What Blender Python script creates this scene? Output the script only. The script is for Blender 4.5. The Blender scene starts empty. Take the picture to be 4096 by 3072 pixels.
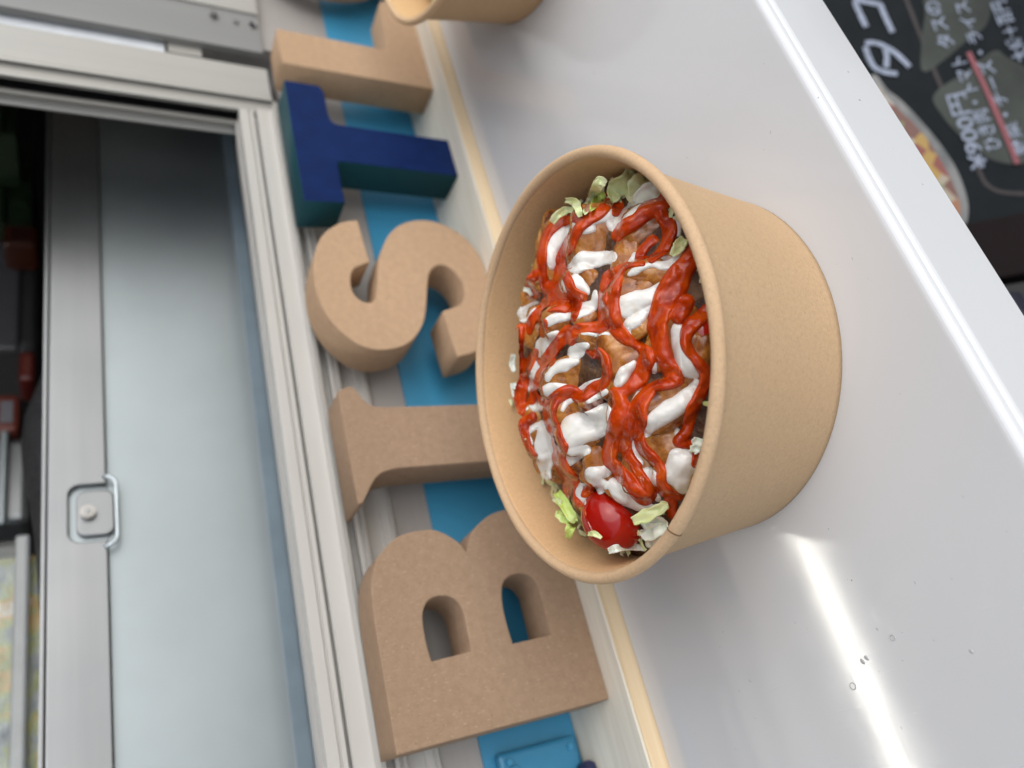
import bpy, bmesh, math, random
import numpy as np
from mathutils import Vector, Matrix, noise
from mathutils.bvhtree import BVHTree

random.seed(7)
S = bpy.context.scene
COL = S.collection

# ---------------------------------------------------------------- camera
RW = np.array([[-0.24676147248920552, -0.4059104939071077, -0.8799690032217312],
               [0.8664661637261165, -0.49907261520213636, -0.012763693550337959],
               [-0.4339875145815898, -0.7656129542343105, 0.47485960187818266]])   # world -> camera
CAM = np.array([-0.12284207, -0.20441911, 0.21579562])
FPX = 3154.0
cam_d = bpy.data.cameras.new('camera')
cam = bpy.data.objects.new('camera', cam_d); COL.objects.link(cam)
m = Matrix([list(RW.T[i]) + [CAM[i]] for i in range(3)] + [[0, 0, 0, 1]])
cam.matrix_world = m
cam_d.sensor_fit = 'HORIZONTAL'; cam_d.sensor_width = 36; cam_d.lens = FPX / 4096 * 36
cam_d.clip_start = 0.01; cam_d.clip_end = 500
cam_d.dof.use_dof = True; cam_d.dof.focus_distance = 0.262; cam_d.dof.aperture_fstop = 7.8
S.camera = cam

# ---------------------------------------------------------------- sky, sun, exposure
SUN_EL, SUN_AZ = math.radians(38), math.radians(160)      # azimuth measured clockwise from +Y
w = bpy.data.worlds.new('World'); S.world = w; w.use_nodes = True
nt = w.node_tree; bg = nt.nodes['Background']
sky = nt.nodes.new('ShaderNodeTexSky'); sky.sky_type = 'NISHITA'; sky.sun_disc = False
sky.sun_elevation = SUN_EL; sky.sun_rotation = SUN_AZ; sky.air_density = 1.0; sky.dust_density = 1.0; sky.ozone_density = 1.0
hs = nt.nodes.new('ShaderNodeHueSaturation'); hs.inputs['Saturation'].default_value = .45      # thin even cloud
nt.links.new(sky.outputs[0], hs.inputs['Color']); nt.links.new(hs.outputs[0], bg.inputs[0]); bg.inputs[1].default_value = 0.15
sd = bpy.data.lights.new('sun', 'SUN'); sd.energy = .85; sd.angle = math.radians(70); sd.color = (1, .98, .95)
sun = bpy.data.objects.new('sun', sd); COL.objects.link(sun)
dirv = Vector((math.sin(SUN_AZ) * math.cos(SUN_EL), math.cos(SUN_AZ) * math.cos(SUN_EL), math.sin(SUN_EL)))
sun.rotation_euler = dirv.to_track_quat('Z', 'Y').to_euler()
S.view_settings.view_transform = 'Standard'; S.view_settings.look = 'None'
S.view_settings.exposure = 0.68; S.view_settings.gamma = 1.0

# ---------------------------------------------------------------- helpers
def ray(px, py):
    d = RW.T @ np.array([(px - 2048) / FPX, -(py - 1536) / FPX, -1.0])
    return d
def hitp(px, py, ax, v):
    d = ray(px, py); t = (v - CAM[ax]) / d[ax]; return CAM + d * t

def tag(o, label=None, cat=None, group=None, kind=None):
    if label: o['label'] = label
    if cat: o['category'] = cat
    if group: o['group'] = group
    if kind: o['kind'] = kind
    return o
def empty(name, loc, *a, **k):
    o = bpy.data.objects.new(name, None); o.empty_display_size = .01; o.location = loc; COL.objects.link(o)
    return tag(o, *a, **k)
def link(name, me, mat, parent=None, loc=None):
    """mesh given in world coordinates, origin moved to its thing"""
    o = bpy.data.objects.new(name, me); COL.objects.link(o)
    if mat is not None and not me.materials: me.materials.append(mat)
    if parent is not None:
        o.parent = parent
        off = Vector((0, 0, 0)); p = parent
        while p is not None: off += p.location; p = p.parent
        me.transform(Matrix.Translation(-off))
    elif loc is not None:
        me.transform(Matrix.Translation(-Vector(loc))); o.location = loc
    return o
def from_bm(bm, smooth=False):
    me = bpy.data.meshes.new('m'); bmesh.ops.recalc_face_normals(bm, faces=bm.faces); bm.to_mesh(me); bm.free()
    if smooth: me.polygons.foreach_set('use_smooth', [True] * len(me.polygons))
    return me
def box(x0, x1, y0, y1, z0, z1, bev=0.0, seg=2):
    bm = bmesh.new(); bmesh.ops.create_cube(bm, size=1)
    bmesh.ops.transform(bm, verts=bm.verts, matrix=Matrix.Translation(((x0 + x1) / 2, (y0 + y1) / 2, (z0 + z1) / 2)) @ Matrix.Diagonal((x1 - x0, y1 - y0, z1 - z0, 1)))
    if bev: bmesh.ops.bevel(bm, geom=bm.edges[:], offset=bev, segments=seg, affect='EDGES', profile=.5)
    return from_bm(bm)
def extrude_x(prof, x0, x1, smooth=False):
    """closed polygon of (y,z) extruded along x"""
    bm = bmesh.new()
    a = [bm.verts.new((x0, y, z)) for y, z in prof]; b = [bm.verts.new((x1, y, z)) for y, z in prof]
    n = len(prof)
    for i in range(n): bm.faces.new((a[i], a[(i + 1) % n], b[(i + 1) % n], b[i]))
    bm.faces.new(a); bm.faces.new(b[::-1])
    return from_bm(bm, smooth)
def extrude_z(prof, z0, z1):
    bm = bmesh.new()
    a = [bm.verts.new((x, y, z0)) for x, y in prof]; b = [bm.verts.new((x, y, z1)) for x, y in prof]
    n = len(prof)
    for i in range(n): bm.faces.new((a[i], a[(i + 1) % n], b[(i + 1) % n], b[i]))
    bm.faces.new(a[::-1]); bm.faces.new(b)
    return from_bm(bm)
def lathe(prof, cx=0, cy=0, n=128, smooth=True, closed=False):
    bm = bmesh.new(); rings = []
    for r, z in prof:
        rings.append([bm.verts.new((cx + r * math.cos(2 * math.pi * i / n), cy + r * math.sin(2 * math.pi * i / n), z)) for i in range(n)])
    k = len(rings)
    for j in range(k if closed else k - 1):
        A, B = rings[j], rings[(j + 1) % k]
        for i in range(n): bm.faces.new((A[i], A[(i + 1) % n], B[(i + 1) % n], B[i]))
    return from_bm(bm, smooth)
def cyl(c, ax, r, h, n=32, bev=0.0):
    bm = bmesh.new(); bmesh.ops.create_cone(bm, cap_ends=True, segments=n, radius1=r, radius2=r, depth=h)
    if bev:
        bmesh.ops.bevel(bm, geom=[e for e in bm.edges if len(e.link_faces) == 2 and any(len(f.verts) > 4 for f in e.link_faces)], offset=bev, segments=2, affect='EDGES')
    q = Vector((0, 0, 1)).rotation_difference(Vector(ax)).to_matrix().to_4x4()
    bmesh.ops.transform(bm, verts=bm.verts, matrix=Matrix.Translation(c) @ q)
    return from_bm(bm)
def tube(pts, rad, n=10, cyclic=False):
    bm = bmesh.new(); P = [Vector(p) for p in pts]; rings = []; L = len(P)
    for i, p in enumerate(P):
        a = P[(i - 1) % L] if (cyclic or i > 0) else p; b = P[(i + 1) % L] if (cyclic or i < L - 1) else p
        t = (b - a).normalized(); u = t.cross(Vector((0.03, 0.05, 1))).normalized()
        if u.length < .1: u = Vector((1, 0, 0))
        v = t.cross(u); r = rad[i] if hasattr(rad, '__len__') else rad
        rings.append([bm.verts.new(p + (u * math.cos(2 * math.pi * k / n) + v * math.sin(2 * math.pi * k / n)) * r) for k in range(n)])
    for j in range(L if cyclic else L - 1):
        A, B = rings[j], rings[(j + 1) % L]
        for k in range(n): bm.faces.new((A[k], A[(k + 1) % n], B[(k + 1) % n], B[k]))
    if not cyclic: bm.faces.new(rings[0][::-1]); bm.faces.new(rings[-1])
    return from_bm(bm, True)
def join_meshes(ms):
    bm = bmesh.new()
    for me in ms: bm.from_mesh(me)
    out = bpy.data.meshes.new('m'); bm.to_mesh(out); bm.free(); return out
def eval_mesh(o):
    dg = bpy.context.evaluated_depsgraph_get(); dg.update()
    return bpy.data.meshes.new_from_object(o.evaluated_get(dg))
def plate_mesh(loops, thick, bev, basis):
    """loops of 2D points (outer + holes) filled, extruded and bevelled; basis maps (u,v,w) to world"""
    c = bpy.data.curves.new('c', 'CURVE'); c.dimensions = '2D'; c.fill_mode = 'BOTH'
    c.extrude = thick / 2 - bev; c.bevel_depth = bev; c.bevel_resolution = 2; c.offset = -bev
    for lp in loops:
        s = c.splines.new('POLY'); s.points.add(len(lp) - 1)
        for p, q in zip(s.points, lp): p.co = (q[0], q[1], 0, 1)
        s.use_cyclic_u = True
    o = bpy.data.objects.new('tmp', c); COL.objects.link(o)
    me = eval_mesh(o); bpy.data.objects.remove(o); bpy.data.curves.remove(c)
    me.transform(basis)
    return me
def smooth_loop(pts, corners=(), n=4, closed=True):
    """Catmull-Rom through pts; indices in corners stay sharp"""
    P = [np.array(p, float) for p in pts]; L = len(P); out = []
    rng = range(L if closed else L - 1)
    for i in rng:
        p1, p2 = P[i], P[(i + 1) % L]
        p0 = P[i - 1] if (i > 0 or closed) and i not in corners else p1 + (p1 - p2) * .3
        p3 = P[(i + 2) % L] if (closed or i < L - 2) and (i + 1) % L not in corners else p2 + (p2 - p1) * .3
        for k in range(n):
            t = k / n
            out.append(.5 * ((2 * p1) + (-p0 + p2) * t + (2 * p0 - 5 * p1 + 4 * p2 - p3) * t * t + (-p0 + 3 * p1 - 3 * p2 + p3) * t ** 3))
    if not closed: out.append(P[-1])
    return out

# ---------------------------------------------------------------- materials
class N:
    def __init__(s, name):
        s.m = bpy.data.materials.new(name); s.m.use_nodes = True; s.t = s.m.node_tree
        s.b = s.t.nodes['Principled BSDF']; s.tc = s.t.nodes.new('ShaderNodeTexCoord')
        g = s.t.nodes.new('ShaderNodeNewGeometry'); s.pos = g.outputs['Position']
    def new(s, t, **k):
        n = s.t.nodes.new(t)
        for a, v in k.items(): setattr(n, a, v)
        return n
    def l(s, a, b): s.t.links.new(a, b)
    def set(s, **k):
        for a, v in k.items():
            a = a.replace('_', ' ')
            s.b.inputs[a].default_value = (*v, 1) if isinstance(v, tuple) and len(v) == 3 and a not in ('Subsurface Radius',) else v
        return s
    def noise(s, scale, detail=4, rough=.5, sc=(1, 1, 1), rot=(0, 0, 0), dist=0, obj=True):
        mp = s.new('ShaderNodeMapping'); mp.inputs['Scale'].default_value = sc; mp.inputs['Rotation'].default_value = rot
        s.l(s.tc.outputs['Object'] if obj else s.pos, mp.inputs[0])
        n = s.new('ShaderNodeTexNoise'); n.inputs['Scale'].default_value = scale; n.inputs['Detail'].default_value = detail
        n.inputs['Roughness'].default_value = rough; n.inputs['Distortion'].default_value = dist
        s.l(mp.outputs[0], n.inputs[0]); return n.outputs[0]
    def ramp(s, f, stops, interp='LINEAR'):
        r = s.new('ShaderNodeValToRGB'); e = r.color_ramp.elements; r.color_ramp.interpolation = interp
        while len(e) < len(stops): e.new(.5)
        for el, (p, c) in zip(e, stops): el.position = p; el.color = (*c, 1) if len(c) == 3 else c
        s.l(f, r.inputs[0]); return r.outputs[0]
    def fr(s, f, a, b, c=0., d=1.):
        r = s.new('ShaderNodeMapRange'); s.l(f, r.inputs[0])
        for i, v in enumerate((a, b, c, d)): r.inputs[i + 1].default_value = v
        return r.outputs[0]
    def mix(s, f, a, b, mode='MIX'):
        x = s.new('ShaderNodeMix', data_type='RGBA', blend_type=mode)
        if hasattr(f, 'type') or hasattr(f, 'is_linked'): s.l(f, x.inputs[0])
        else: x.inputs[0].default_value = f
        for v, i in ((a, 6), (b, 7)):
            if isinstance(v, tuple): x.inputs[i].default_value = (*v, 1)
            else: s.l(v, x.inputs[i])
        return x.outputs[2]
    def col(s, c): s.l(c, s.b.inputs['Base Color']); return s
    def rough(s, c): s.l(c, s.b.inputs['Roughness']); return s
    def bump(s, h, strength, dist=.001, prev=None):
        b = s.new('ShaderNodeBump'); b.inputs['Strength'].default_value = strength; b.inputs['Distance'].default_value = dist
        s.l(h, b.inputs['Height'])
        if prev is not None: s.l(prev, b.inputs['Normal'])
        s.l(b.outputs[0], s.b.inputs['Normal']); return b.outputs[0]

def simple(name, col, rough=.5, metal=0., spec=.5, var=.08, vs=60, bump=0.05, bs=400):
    k = N(name).set(Roughness=rough, Metallic=metal)
    k.b.inputs['Specular IOR Level'].default_value = spec
    n = k.noise(vs, 5, .6)
    a = tuple(c * (1 - var) for c in col); b = tuple(min(1, c * (1 + var)) for c in col)
    k.col(k.ramp(n, [(.3, a), (.7, b)]))
    if bump: k.bump(k.noise(bs, 3, .6), bump, .0003)
    return k.m
def brushed(name, col, rough, metal, sc, strength=.06):
    k = N(name).set(Metallic=metal)
    n = k.noise(90, 4, .6, sc=sc)
    k.col(k.ramp(n, [(.25, tuple(c * .93 for c in col)), (.75, tuple(min(1, c * 1.06) for c in col))]))
    k.rough(k.fr(k.noise(14, 4), .3, .7, rough * .85, rough * 1.15))
    k.bump(k.noise(300, 2, .5, sc=sc), strength * .5, .0002)
    return k.m

M = {}
def kraft(name, base, edge=False):
    k = N(name).set(Roughness=.72)
    k.b.inputs['Specular IOR Level'].default_value = .25
    f1 = k.noise(700, 6, .75); f2 = k.noise(1500, 4, .7, sc=(.5, 1, 1), rot=(1.1, .4, .2)); f3 = k.noise(35, 3)
    c = k.ramp(f1, [(.25, tuple(v * .86 for v in base)), (.5, base), (.8, tuple(min(1, v * 1.12) for v in base))])
    c = k.mix(k.fr(f2, .56, .72), c, tuple(v * .70 for v in base)); f4 = k.noise(1100, 3, .7, sc=(1, .3, 1), rot=(.4, .2, 1.3)); c = k.mix(k.fr(f4, .60, .72, 0, .7), c, tuple(min(1, v * 1.25) for v in base))
    c = k.mix(k.fr(f3, .35, .7, 0, .35), c, tuple(v * b for v, b in zip(base, (.93, .9, .86))))
    k.col(c); k.bump(f1, .18, .0004)
    return k.m
M['kraft'] = kraft('kraft_paper', (.53, .36, .21))
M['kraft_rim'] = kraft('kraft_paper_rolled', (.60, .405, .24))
M['kraft_in_lit'] = kraft('kraft_paper_inside_lit', (.68, .425, .22))  # same paper, base colour lightened for the light falling inside the bowl

def mdf(name, a, b):
    k = N(name).set(Roughness=.85); k.b.inputs['Specular IOR Level'].default_value = .2
    n1 = k.noise(260, 6, .75); n2 = k.noise(1300, 3, .7, sc=(1, 1, .35), rot=(0, .6, 0)); n3 = k.noise(20, 3)
    c = k.ramp(n1, [(.32, a), (.68, b)])
    c = k.mix(k.fr(n2, .60, .74, 0, .6), c, (.60, .44, .29)); c = k.mix(k.fr(k.noise(520, 4, .7), .60, .72, 0, .8), c, (.19, .115, .07)); c = k.mix(k.fr(n3, .3, .75, 0, .3), c, tuple(v * .85 for v in a))
    k.col(c); k.bump(n1, .25, .0005); return k.m
M['mdf'] = mdf('fibreboard', (.285, .187, .118), (.37, .247, .160))
M['mdf_pale'] = mdf('fibreboard_pale', (.42, .275, .168), (.52, .345, .212))
def painted():
    k = N('navy_paint').set(Roughness=.55); k.b.inputs['Specular IOR Level'].default_value = .1
    g = k.new('ShaderNodeNewGeometry'); sx = k.new('ShaderNodeSeparateXYZ'); k.l(g.outputs['True Normal'], sx.inputs[0])
    f = k.fr(sx.outputs[1], -.7, -.5, 0, 1)      # navy front face, teal green edges
    n = k.noise(120, 5)
    navy = k.ramp(n, [(.3, (.004, .015, .070)), (.7, (.006, .021, .095))])
    c = k.mix(f, navy, (.012, .062, .075)); k.col(c); k.bump(k.noise(300, 3), .12, .0004); return k.m
M['navy'] = painted()

def counter():
    k = N('white_plastic').set(Base_Color=(.63, .63, .63))
    k.b.inputs['Specular IOR Level'].default_value = .5
    sc1 = k.noise(1, 3, .6, sc=(900, 60, 60), rot=(0, 0, math.radians(78)), obj=False)
    sc2 = k.noise(1, 3, .6, sc=(40, 1400, 60), rot=(0, 0, math.radians(24)), obj=False)
    patch = k.noise(18, 4, .6, obj=False)
    a = k.fr(sc1, .60, .75); b = k.fr(sc2, .62, .76)
    mx = k.new('ShaderNodeMath', operation='MAXIMUM'); k.l(a, mx.inputs[0]); k.l(b, mx.inputs[1])
    pm = k.new('ShaderNodeMath', operation='MULTIPLY'); k.l(mx.outputs[0], pm.inputs[0]); k.l(k.fr(patch, .48, .62), pm.inputs[1])
    k.rough(k.fr(k.noise(60, 4, obj=False), .3, .7, .07, .11))
    n0 = k.bump(k.noise(25, 2, obj=False), .02, .002)
    k.bump(pm.outputs[0], .25, .0002, n0)
    sp = k.noise(420, 2, .5, obj=False)
    k.col(k.mix(k.fr(sp, .765, .79), (.63, .63, .63), (.2, .19, .18)))
    return k.m
M['counter'] = counter()
def wood():
    k = N('pale_pine').set(Roughness=.5)
    n = k.noise(60, 6, .6, sc=(.05, 1, 1.5), obj=False, dist=.5); n2 = k.noise(400, 4, .7, sc=(.05, 1, 1), obj=False)
    c = k.ramp(n, [(.3, (.72, .66, .55)), (.55, (.80, .75, .63)), (.75, (.68, .60, .48))])
    c = k.mix(k.fr(n2, .4, .8, 0, .35), c, (.42, .34, .24)); k.col(c); k.bump(n2, .12, .0003); return k.m
M['wood'] = wood()
def woodedge():
    k = N('pine_edge').set(Roughness=.6)
    n = k.noise(120, 6, .6, sc=(.06, 1, 2), obj=False, dist=.4)
    k.col(k.ramp(n, [(.3, (.72, .53, .31)), (.6, (.80, .63, .41)), (.8, (.60, .40, .21))])); k.bump(n, .15, .0003); return k.m
M['wood_edge'] = woodedge()
M['wall_grey'] = brushed('grey_wall', (.36, .33, .305), .5, .0, (.02, 1, 1))
M['blue'] = simple('blue_paint', (.05, .275, .46), .38, var=.1, vs=8)
M['alu'] = brushed('anodised_aluminium', (.52, .495, .455), .40, .2, (.02, 1, 1))
M['alu_v'] = brushed('anodised_aluminium_upright', (.42, .40, .365), .42, .2, (1, 1, .02))
M['rubber'] = simple('black_rubber', (.008, .008, .009), .6)
M['steel'] = simple('frosted_steel', (.36, .395, .405), .46, metal=.9, var=.05, vs=14, bump=.02, bs=500)
M['steel_flange'] = brushed('satin_steel', (.27, .275, .28), .38, .92, (.03, 1, 1), .04)
M['screw'] = simple('screw_steel', (.33, .32, .31), .3, metal=1)
M['film'] = simple('blue_film', (.20, .25, .28), .35)
M['white_strip'] = simple('white_plastic_strip', (.8, .82, .85), .3)
M['lining'] = simple('grey_lining', (.42, .42, .41), .5)
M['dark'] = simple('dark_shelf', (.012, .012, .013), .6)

# food
def chickenm():
    k = N('roast_chicken').set(Roughness=.24, Subsurface_Weight=.08, Subsurface_Scale=.002)
    k.b.inputs['Subsurface Radius'].default_value = (1, .4, .15); k.b.inputs['Specular IOR Level'].default_value = .35
    oi = k.new('ShaderNodeObjectInfo')
    n = k.noise(95, 7, .62, dist=.6, obj=False); n2 = k.noise(60, 5, .6, obj=False); n3 = k.noise(520, 5, .7, obj=False)
    c = k.ramp(n, [(.34, (.07, .015, .003)), (.44, (.23, .058, .007)), (.55, (.42, .145, .018)), (.72, (.58, .28, .06))])
    c = k.mix(k.fr(oi.outputs['Random'], 0, 1, 0, .55), c, k.ramp(n3, [(.3, (.18, .06, .012)), (.7, (.42, .19, .05))]))
    ch = k.fr(n2, .57, .66); c = k.mix(ch, c, (.10, .022, .008))
    k.col(c); k.rough(k.fr(n3, .35, .65, .12, .34))
    b = k.bump(n, .22, .0011); k.bump(n3, .22, .0007, b)
    k.b.inputs['Coat Weight'].default_value = .4; k.b.inputs['Coat Roughness'].default_value = .05
    return k.m
M['chicken'] = chickenm()
def ketch():
    k = N('tomato_sauce').set(Roughness=.22, Subsurface_Weight=.06, Subsurface_Scale=.0010); k.b.inputs['Specular IOR Level'].default_value = .3
    k.b.inputs['Subsurface Radius'].default_value = (1, .15, .05)
    n = k.noise(150, 5, .6, obj=False); n2 = k.noise(1500, 2, .5, obj=False); n3 = k.noise(260, 3, .5, obj=False)
    c = k.ramp(n, [(.3, (.27, .016, .001)), (.5, (.48, .042, .001)), (.74, (.62, .090, .003))])
    c = k.mix(k.fr(n2, .68, .74, 0, .3), c, (.7, .13, .02))
    k.col(c); b = k.bump(n3, .16, .0012); k.bump(n2, .10, .0003, b)
    k.b.inputs['Coat Weight'].default_value = .18; k.b.inputs['Coat Roughness'].default_value = .04
    return k.m
M['ketchup'] = ketch()
def mayo():
    k = N('white_yoghurt_sauce').set(Roughness=.2, Subsurface_Weight=.35, Subsurface_Scale=.0018)
    k.b.inputs['Subsurface Radius'].default_value = (1, .9, .75)
    n = k.noise(130, 4, .55, obj=False); n2 = k.noise(700, 3, .5, obj=False)
    c = k.ramp(n, [(.3, (.70, .66, .59)), (.55, (.78, .755, .70)), (.8, (.76, .69, .56))])
    c = k.mix(k.fr(n2, .76, .78), c, (.35, .28, .2))
    st = k.noise(55, 5, .6, dist=1.2, obj=False); c = k.mix(k.fr(st, .665, .69, 0, .6), c, (.75, .42, .12))
    k.col(c); k.bump(n, .06, .001)
    k.b.inputs['Coat Weight'].default_value = .4; k.b.inputs['Coat Roughness'].default_value = .06
    return k.m
M['mayo'] = mayo()
def tomatom():
    k = N('tomato_skin').set(Roughness=.13, Subsurface_Weight=.2, Subsurface_Scale=.003)
    k.b.inputs['Subsurface Radius'].default_value = (1, .1, .04)
    n = k.noise(70, 3); k.col(k.ramp(n, [(.3, (.30, .003, .001)), (.7, (.42, .010, .002))]))
    k.bump(k.noise(240, 3), .06, .0006); return k.m
M['tomato'] = tomatom()
def leafm(name, a, b, c2):
    k = N(name).set(Roughness=.32, Transmission_Weight=0.0, Subsurface_Weight=.3, Subsurface_Scale=.002)
    n = k.noise(90, 4, .6, obj=False); v = k.noise(400, 5, .7, sc=(1, .3, 1))
    c = k.ramp(n, [(.3, a), (.5, b), (.72, c2)]); k.col(c); k.bump(v, .35, .0008)
    k.b.inputs['Coat Weight'].default_value = .2
    return k.m
M['leaf_green'] = leafm('lettuce_green', (.34, .50, .06), (.52, .66, .14), (.72, .78, .34))
M['leaf_pale'] = leafm('lettuce_pale', (.56, .60, .24), (.70, .72, .38), (.80, .79, .54))
M['leaf_white'] = leafm('cabbage_white', (.70, .71, .58), (.80, .80, .68), (.86, .84, .76))

# ================================================================= THE PLACE
# ground
gd = simple('concrete_paving', (.30, .30, .295), .9, var=.3, vs=40, bump=.4, bs=200)
bm = bmesh.new(); bmesh.ops.create_grid(bm, x_segments=4, y_segments=4, size=120)
bmesh.ops.transform(bm, verts=bm.verts, matrix=Matrix.Translation((0, 0, -1.02)))
tag(link('ground', from_bm(bm), gd), kind='structure')

# ---- food truck: body wall, sill rails, jamb, interior
WY = .164
truck = empty('food_truck', (0, WY, -1.0), 'side of a food truck with grey wall, blue stripe and aluminium serving window', 'food truck')
wall = [box(-2.2, 2.2, WY, WY + .025, -.85, .0590), box(.352, 2.2, WY, WY + .025, .0590, 1.5), box(-2.2, .352, WY, WY + .025, .0590, .1005),
        box(-2.2, -1.5, WY, WY + .025, .1005, 1.5), box(-1.5, .352, WY, WY + .025, 1.0, 1.5)]
link('side_wall', join_meshes(wall), M['wall_grey'], truck)
link('blue_stripe', box(-2.2, 2.2, WY - .0016, WY, -.3, .0585), M['blue'], truck)
# raised blue latch plate at the left end, with screws and a knob
lp = link('latch_plate', box(-.30, -.1115, WY - .0075, WY - .0018, .012, .0535, .0018), simple('blue_moulding', (.035, .21, .36), .4), truck)
link('ridge', box(-.30, -.118, WY - .0098, WY - .0077, .0455, .0495, .0008), simple('blue_moulding_light', (.045, .25, .42), .4), lp)
for sx in (-.1145, -.1148):
    link('screw', cyl((sx - .0015, WY - .0082, .049 if sx > -.1147 else .0165), (0, 1, 0), .0015, .0016, 20, .0004), M['blue'], lp)
link('knob', cyl((-.1285, WY - .0115, .0128), (0, 1, 0), .0045, .007, 24, .001), simple('navy_knob', (.012, .016, .06), .35), lp)

def zat(ix, y): # height of the sill edge that image column ix at row 2000 lands on
    return hitp(ix, 2000, 1, y)[2]
prof = [(WY, .1006 - .0), (1562, .1645), (1560, .1605), (1545, .1600), (1541, .1618), (1510, .1618), (1505, .1632), (1448, .1632), (1445, .1565), (1432, .1560), (1430, .1580),
        (1421, .1580), (1419, .1560), (1402, .1560), (1398, .1622), (1374, .1622), (1370, .1500), (1352, .1490), (1340, .1530), (1330, .1568), (1262, .1568), (1254, .1580),
        (1248, .1650), (1243, .1650), (1240, .1590), (1222, .1590), (1219, .1605), (1214, .1605), (1211, .1590), (1166, .1590), (1160, .1640), (1152, .1690), (1136, .1720), (1128, .1900)]
pr = []
for a, y in prof[1:]:
    pr.append((y, zat(a, y)))
zz = pr[-1][1]
pr += [(.191, zz), (.191, .05), (WY + .0255, .05), (WY + .0255, pr[0][1])]
pr[0] = (WY - .0002, pr[0][1])
# lower run of the profile is wall cladding: start just proud of the wall
sill = extrude_x(pr, -1.5, .2856)
sl = link('window_sill', sill, M['alu'], truck)
# jamb: profile pieces in x found from the image row positions at column 506
def xat(iy, y, col=506): return hitp(col, iy, 1, y)[0]
def zcol(ix, iy, y): return hitp(ix, iy, 1, y)[2]
xa = lambda iy, y: xat(iy, y)
plate = link('cover_plate', extrude_z([(.62, .1585), (xa(113, .1585), .1585), (xa(113, .1585), .1635), (.62, .1635)], .1085, .98), M['alu_v'], truck)
link('edge_fold', extrude_z([(.3790, .1572), (.3810, .1565), (.62, .1565), (.62, .1583), (.3790, .1583)], .1085, .98), M['alu_v'], plate)
plate.data.materials[0] = brushed('grey_cover_plate', (.25, .245, .235), .45, .2, (1, 1, .02))
for (ix, iy, r, d, nm) in ((853, 66, .0026, .0035, 'screw'), (944, 90, .0022, .0012, 'rivet'), (1010, 103, .0026, .0008, 'hole')):
    p = hitp(ix, iy, 1, .1585)
    link(nm, cyl((p[0], .1585 - d / 2 + .0003, p[2]), (0, 1, 0), r, d, 24, .0005), M['screw'] if nm != 'hole' else M['rubber'], plate)
    if nm == 'hole': link('grommet', join_meshes([tube([(p[0] + .0031 * math.cos(t), .1583, p[2] + .0031 * math.sin(t)) for t in np.linspace(0, 6.2832, 25)[:-1]], .0005, 8, True)]), M['screw'], plate)
zs = hitp(655, 160, 1, .166)[2]
link('white_strip', box(xa(181, .1662), xa(116, .1662) + .002, .1662, .170, zs, .98), M['white_strip'], truck)
link('strip_end', box(xa(181, .1650), xa(116, .1650) + .001, .1640, .172, zs - .022, zs - .002), M['alu_v'], truck)
jc = [(xa(181, .162), .1688), (xa(181, .162), .1622), (xa(300, .162), .1618), (xa(306, .1605), .1600), (xa(317, .1605), .1600), (xa(321, .1635), .1632),
      (xa(372, .1635), .1632), (xa(377, .1645), .1640), (xa(381, .168), .168), (xa(381, .168), .1685), (xa(181, .162), .1685)]
zj = zcol(1093, 440, .162)
link('window_jamb', extrude_z(jc, zj, .98), M['alu_v'], truck)
link('gasket', box(xa(416, .176) + .0002, xa(383, .176) + .03, .1765, .186, zj + .004, .98), M['rubber'], truck)
js = [(xa(416, .174), .186), (xa(416, .174), .1742), (xa(425, .173), .1728), (xa(437, .173), .1728), (xa(441, .176), .1762), (xa(452, .176), .1762), (xa(455, .179), .1790),
      (xa(478, .181), .1812), (xa(484, .188), .188), (xa(484, .188) + .012, .188)]
link('sash_stile', extrude_z(js, zcol(1000, 500, .176), .98), M['alu_v'], truck)
# unseen flap above the window, added to cut the light from overhead
hf = box(-1.7, 1.7, -.42, WY, -.012, .012, .004); hf.transform(Matrix.Translation((0, 0, 1.12)) @ Matrix.Translation((0, WY, 0)) @ Matrix.Rotation(math.radians(-6), 4, 'X') @ Matrix.Translation((0, -WY, 0)))
link('unseen_shade_flap', hf, simple('shade_flap_lining', (.6, .6, .6), .5), truck)
# interior shell
lin = [box(-2.2, 2.2, 1.9, 1.93, -.85, 1.3), box(-2.2, 2.2, .19, 1.9, 1.25, 1.3), box(-2.23, -2.2, .19, 1.93, -.85, 1.3), box(2.2, 2.23, .19, 1.93, -.85, 1.3), box(-2.2, 2.2, .19, 1.93, -.88, -.85)]
link('interior_lining', join_meshes(lin), M['lining'], truck)
# ceiling tube lamp inside the truck (its reflection is the streak on the counter)
tl = empty('tube_lamp', (-.15, .90, 1.16), 'lit white tube lamp under the ceiling inside the truck', 'lamp')
link('lamp_housing', box(-.62, .20, .875, .925, 1.03, 1.05, .004), M['white_strip'], tl)
em = N('lamp_glow'); em.b.inputs['Emission Color'].default_value = (1, .95, .84, 1); em.b.inputs['Emission Strength'].default_value = 19
link('tube', tube([(-.60, .90, 1.012), (.165, .90, 1.012)], .010, 16), em.m, tl)
tl.location = (-.15, .90, 1.05)
for o in tl.children: o.data.transform(Matrix.Translation((0, 0, .11)))

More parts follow.
